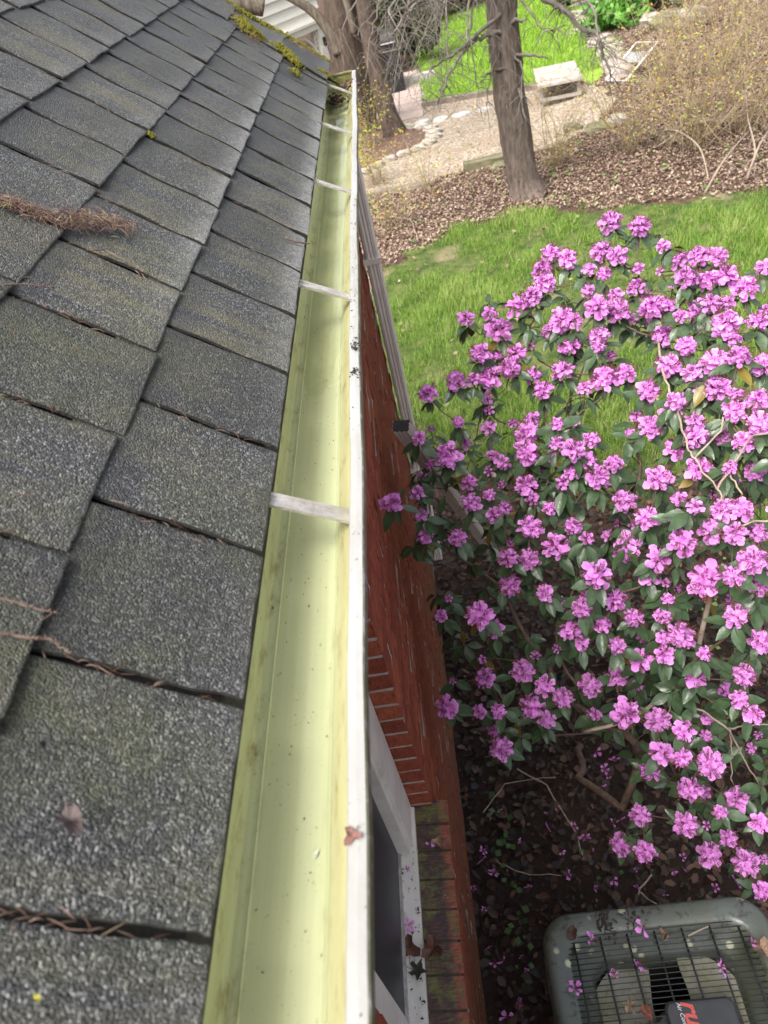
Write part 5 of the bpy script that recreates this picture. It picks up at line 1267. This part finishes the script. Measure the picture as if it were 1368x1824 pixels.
# slope rocks
for q, sz, lb, mt_ in [((1068, 20), .3, 'rounded pale rock beside the leafy perennial', stone), ((1100, 218), .16, 'pale flat rock at the left foot of the litter slope', stone), ((1062, 235), .18, 'greyish rock under the twiggy shrubs', mossst), ((1190, 45), .35, 'mossy boulder on the upper slope', mossst), ((1225, 35), .3, 'tan boulder next to the mossy one', stone), ((1160, 40), .25, 'low grey rock left of the mossy boulder', stone), ((1020, 232), .14, 'small rock at the right of the tree trunk', mossst), ((890, 300), .13, 'dark mossy rock against the tree trunk', mossst)]:
    rock(at_g(*q), sz, sz*.8, sz*.5, mt_, lb)
ppts = [(1022, -8), (1040, 20), (1058, 48), (1074, 66), (1092, 92), (1104, 118), (1112, 135)]
PP = spline([V(at_g(*q)) for q in ppts], 3)
sp = thing('stone_path', PP[0], 'row of pale stepping slabs curving along the right side of the far lawn', 'path')
for i, p in enumerate(PP): rock(p-PP[0]+Vector((random.gauss(0, .08), 0, -.02)), random.uniform(.20, .30), random.uniform(.18, .26), .05, simple('pale_path_stone', (.42, .35, .31), (.29, .24, .21), 6, .9, .4, 30) if i == 0 else bpy.data.materials['pale_path_stone'], '', 'path_slab', parent=sp)

# picnic table
TZ = .36; tq = [V(at_z(*q, TZ)) for q in [(945.6, 125.7), (1018.7, 109.6), (1042, 140), (963, 155)]]
tc = sum(tq, Vector((0, 0, 0)))/4; tc.z = 0
pt = thing('picnic_table', tc, 'weathered pale wooden table with low legs under the twiggy shrubs', 'table')
woodp = simple('bleached_wood', (.44, .40, .35), (.32, .28, .24), 8, .85, .4, 60)
ux = (tq[1]-tq[0]+tq[2]-tq[3])/2; uy = (tq[3]-tq[0]+tq[2]-tq[1])/2
Rt = Matrix((ux.normalized(), Vector((0, 0, 1)).cross(ux.normalized()), Vector((0, 0, 1)))).transposed()
LW, LD = ux.length*1.02, uy.length
bd = MB(); bd.box((0, 0, 0), (LW, LD/5-.012, .035)); bd.v = [tuple(Rt @ Vector(p)) for p in bd.v]; bdm = bd.mesh('plank', woodp)
for i in range(5): obj('plank', bdm, pt, Rt @ Vector((random.uniform(-.01, .01), -LD/2+LD*(i+.5)/5, TZ+random.uniform(-.003, .003))))
lg = MB(); lg.box((0, 0, (TZ-.02)/2), (.06, .06, TZ-.02)); lg.v = [tuple(Rt @ Vector(p)) for p in lg.v]; lgm = lg.mesh('leg', woodp)
for sx in (-1, 1):
    for sy in (-1, 1): obj('leg', lgm, pt, Rt @ Vector((sx*LW*.42, sy*LD*.40, 0)))
for yr, zr_ in ((-LD*.40-.03, .14), (LD*.40, .14)):
    m = MB(); m.box((0, yr, zr_), (LW*.95, .05, .045)); m.v = [tuple(Rt @ Vector(p)) for p in m.v]; m.build('rail', woodp, pt)
fc = at_g(1078, 150); fch = thing('folding_chair', fc, 'folded grey metal chair tipped over beside the picnic table', 'chair'); m = MB()
for a, b in (((0, 0, .05), (.55, .2, .45)), ((.25, -.3, .05), (.8, -.1, .45)), ((0, 0, .05), (.25, -.3, .05)), ((.55, .2, .45), (.8, -.1, .45)), ((.1, -.1, .4), (.7, .1, .06)), ((.27, .1, .25), (.5, -.2, .25))): m.tube([a, b], .016, 6)
m.build('frame', MAT['alu'], fch); m = MB(); m.add([(.28, .1, .26), (.53, -.2, .26), (.66, -.15, .36), (.42, .15, .36)], [(0, 1, 2, 3)]); m.build('seat', simple('grey_plastic_seat', (.3, .3, .3), None, 8, .6), fch)
# covered grill
gp = at_g(693, 166); gr = thing('covered_grill', gp, 'black barbecue grill with a grey rimmed lid standing on the paved path', 'grill')
blk = simple('black_vinyl_cover', (.012, .012, .014), (.02, .02, .022), 6, .45, .3, 20)
m = MB(); rg = []
for z, sx, sy in ((.05, .36, .28), (.5, .35, .27), (.78, .34, .26)): rg.append([(x, y, z) for x, y in rrect(sx, sy, .06)])
loft(m, rg); m.f.append(tuple(range(2*NR, 3*NR))); m.build('cart', blk, gr)
m = MB(); rg = [[(x, y, z) for x, y in rrect(s1, s2, .08)] for z, s1, s2 in ((.80, .37, .29), (.95, .37, .29), (1.07, .34, .22), (1.13, .30, .12))]; loft(m, rg); m.f.append(tuple(range(3*NR, 4*NR))); m.build('lid', blk, gr, smooth=True)
m = MB(); m.bbox((-.39, -.31, .785), (.39, .31, .80)); m.tube([(-.30, -.33, .93), (.30, -.33, .93)], .014, 8); m.build('rim', MAT['alu'], gr)
m = MB()
m.tube([(-.30, -.30, .055), (-.30, -.27, .055)], .055, 12); m.tube([(.30, -.30, .055), (.30, -.27, .055)], .055, 12); m.build('wheel', blk, gr)
bp_ = at_g(735, 150); m = MB(); m.bbox((-.42, -.12, 0), (.5, .12, .16)); st_ = m.build('concrete_step', simple('pale_concrete', (.58, .54, .50), (.42, .38, .34), 6, .85, .3, 60), loc=bp_, label='low pale concrete step crossing the paved path behind the twigs', category='step')
st_.rotation_euler = (0, 0, .03)
# neighbouring white house, turned away to the right
y1_ = 23.; PB = V(at_y(556, 38, y1_)); best = None
for yy_ in np.linspace(12, 23, 200):
    q = at_y(500, 62, yy_); e = abs(q[2]-PB.z)
    if best is None or e < best[0]: best = (e, V(q))
PA = best[1]; wd_ = (PA-PB); wd_.z = 0; wu = wd_.normalized(); wn = Vector((wu.y, -wu.x, 0))
if wn.y > 0: wn = -wn
PR = V(at_y(580, 60, y1_)); hb = Vector((PB.x, PB.y, 0)); zb = PB.z
wh = thing('white_house', hb, 'white clapboard house with a porch opening behind the old tree', 'house')
RH = Matrix((-wu, -wn, Vector((0, 0, 1)))).transposed()   # local x to the right along the facade, y away from the viewer
def hbox(m, lo, hi): c = Vector([(a+b)/2 for a, b in zip(lo, hi)]); m.box(RH @ c, [b-a for a, b in zip(lo, hi)], RH)
pw = .42
m = MB(); hbox(m, (-9, .12, zb), (pw, 5, zb+4)); hbox(m, (-9, 1.6, 0), (pw, 5, zb)); hbox(m, (-9, .1, 0), (-2.6, 1.6, zb)); hbox(m, (-9, -.05, -.0), (pw+.2, 5, .18))
wl_ = m.build('wall', MAT['house_white'], wh)
for i in range(16):
    m = MB(); z0 = zb+i*.235; o4 = [Vector((-9, .0, z0)), Vector((pw-.02, .0, z0)), Vector((pw-.02, .06, z0+.24)), Vector((-9, .06, z0+.24)), Vector((-9, .12, z0)), Vector((pw-.02, .12, z0)), Vector((pw-.02, .12, z0+.24)), Vector((-9, .12, z0+.24))]
    m.add([RH @ p for p in o4], [(0, 1, 2, 3), (0, 4, 5, 1), (1, 5, 6, 2), (4, 7, 6, 5), (0, 3, 7, 4), (3, 2, 6, 7)]); m.build('siding_board', MAT['house_white'], wl_)
m = MB(); hbox(m, (-9, -.09, zb-.20), (pw+.05, .12, zb-.004)); hbox(m, (-9, -.14, zb-.05), (pw+.08, -.09, zb+.01)); m.build('beam', MAT['house_white'], wh)
m = MB(); hbox(m, (pw-.34, -.06, 0), (pw, .25, zb-.205)); hbox(m, (pw-.37, -.09, 0), (pw+.03, .28, .35)); m.build('corner_post', MAT['house_white'], wh)
m = MB(); hbox(m, (-2.6, 1.58, .18), (pw-.34, 1.598, zb-.1)); m.build('porch_opening', MAT['dark_void'], wh)
m = MB()
for k_ in range(9):
    a0, a1 = rad(90*k_/9), rad(90*(k_+1)/9); f = lambda a: RH @ Vector((pw-.36-.85*(1-math.sin(a)), .02, zb-.24-.85*(1-math.cos(a)))); m.tube([f(a0), f(a1)], .03, 6)
for k_ in range(5):
    c = RH @ Vector((pw-.40-.02*k_*k_*.6, .02, zb-.30-.12*k_)); m.tube([c+RH @ Vector((.055*math.cos(t), 0, .055*math.sin(t))) for t in np.linspace(0, 6.28, 9)], .016, 5)
m.build('scroll_bracket', MAT['house_white'], wh)
m = MB(); hbox(m, (pw-.22, -.11, zb-.62), (pw-.10, -.06, zb-.42)); m.build('wall_lamp', blk, wh)
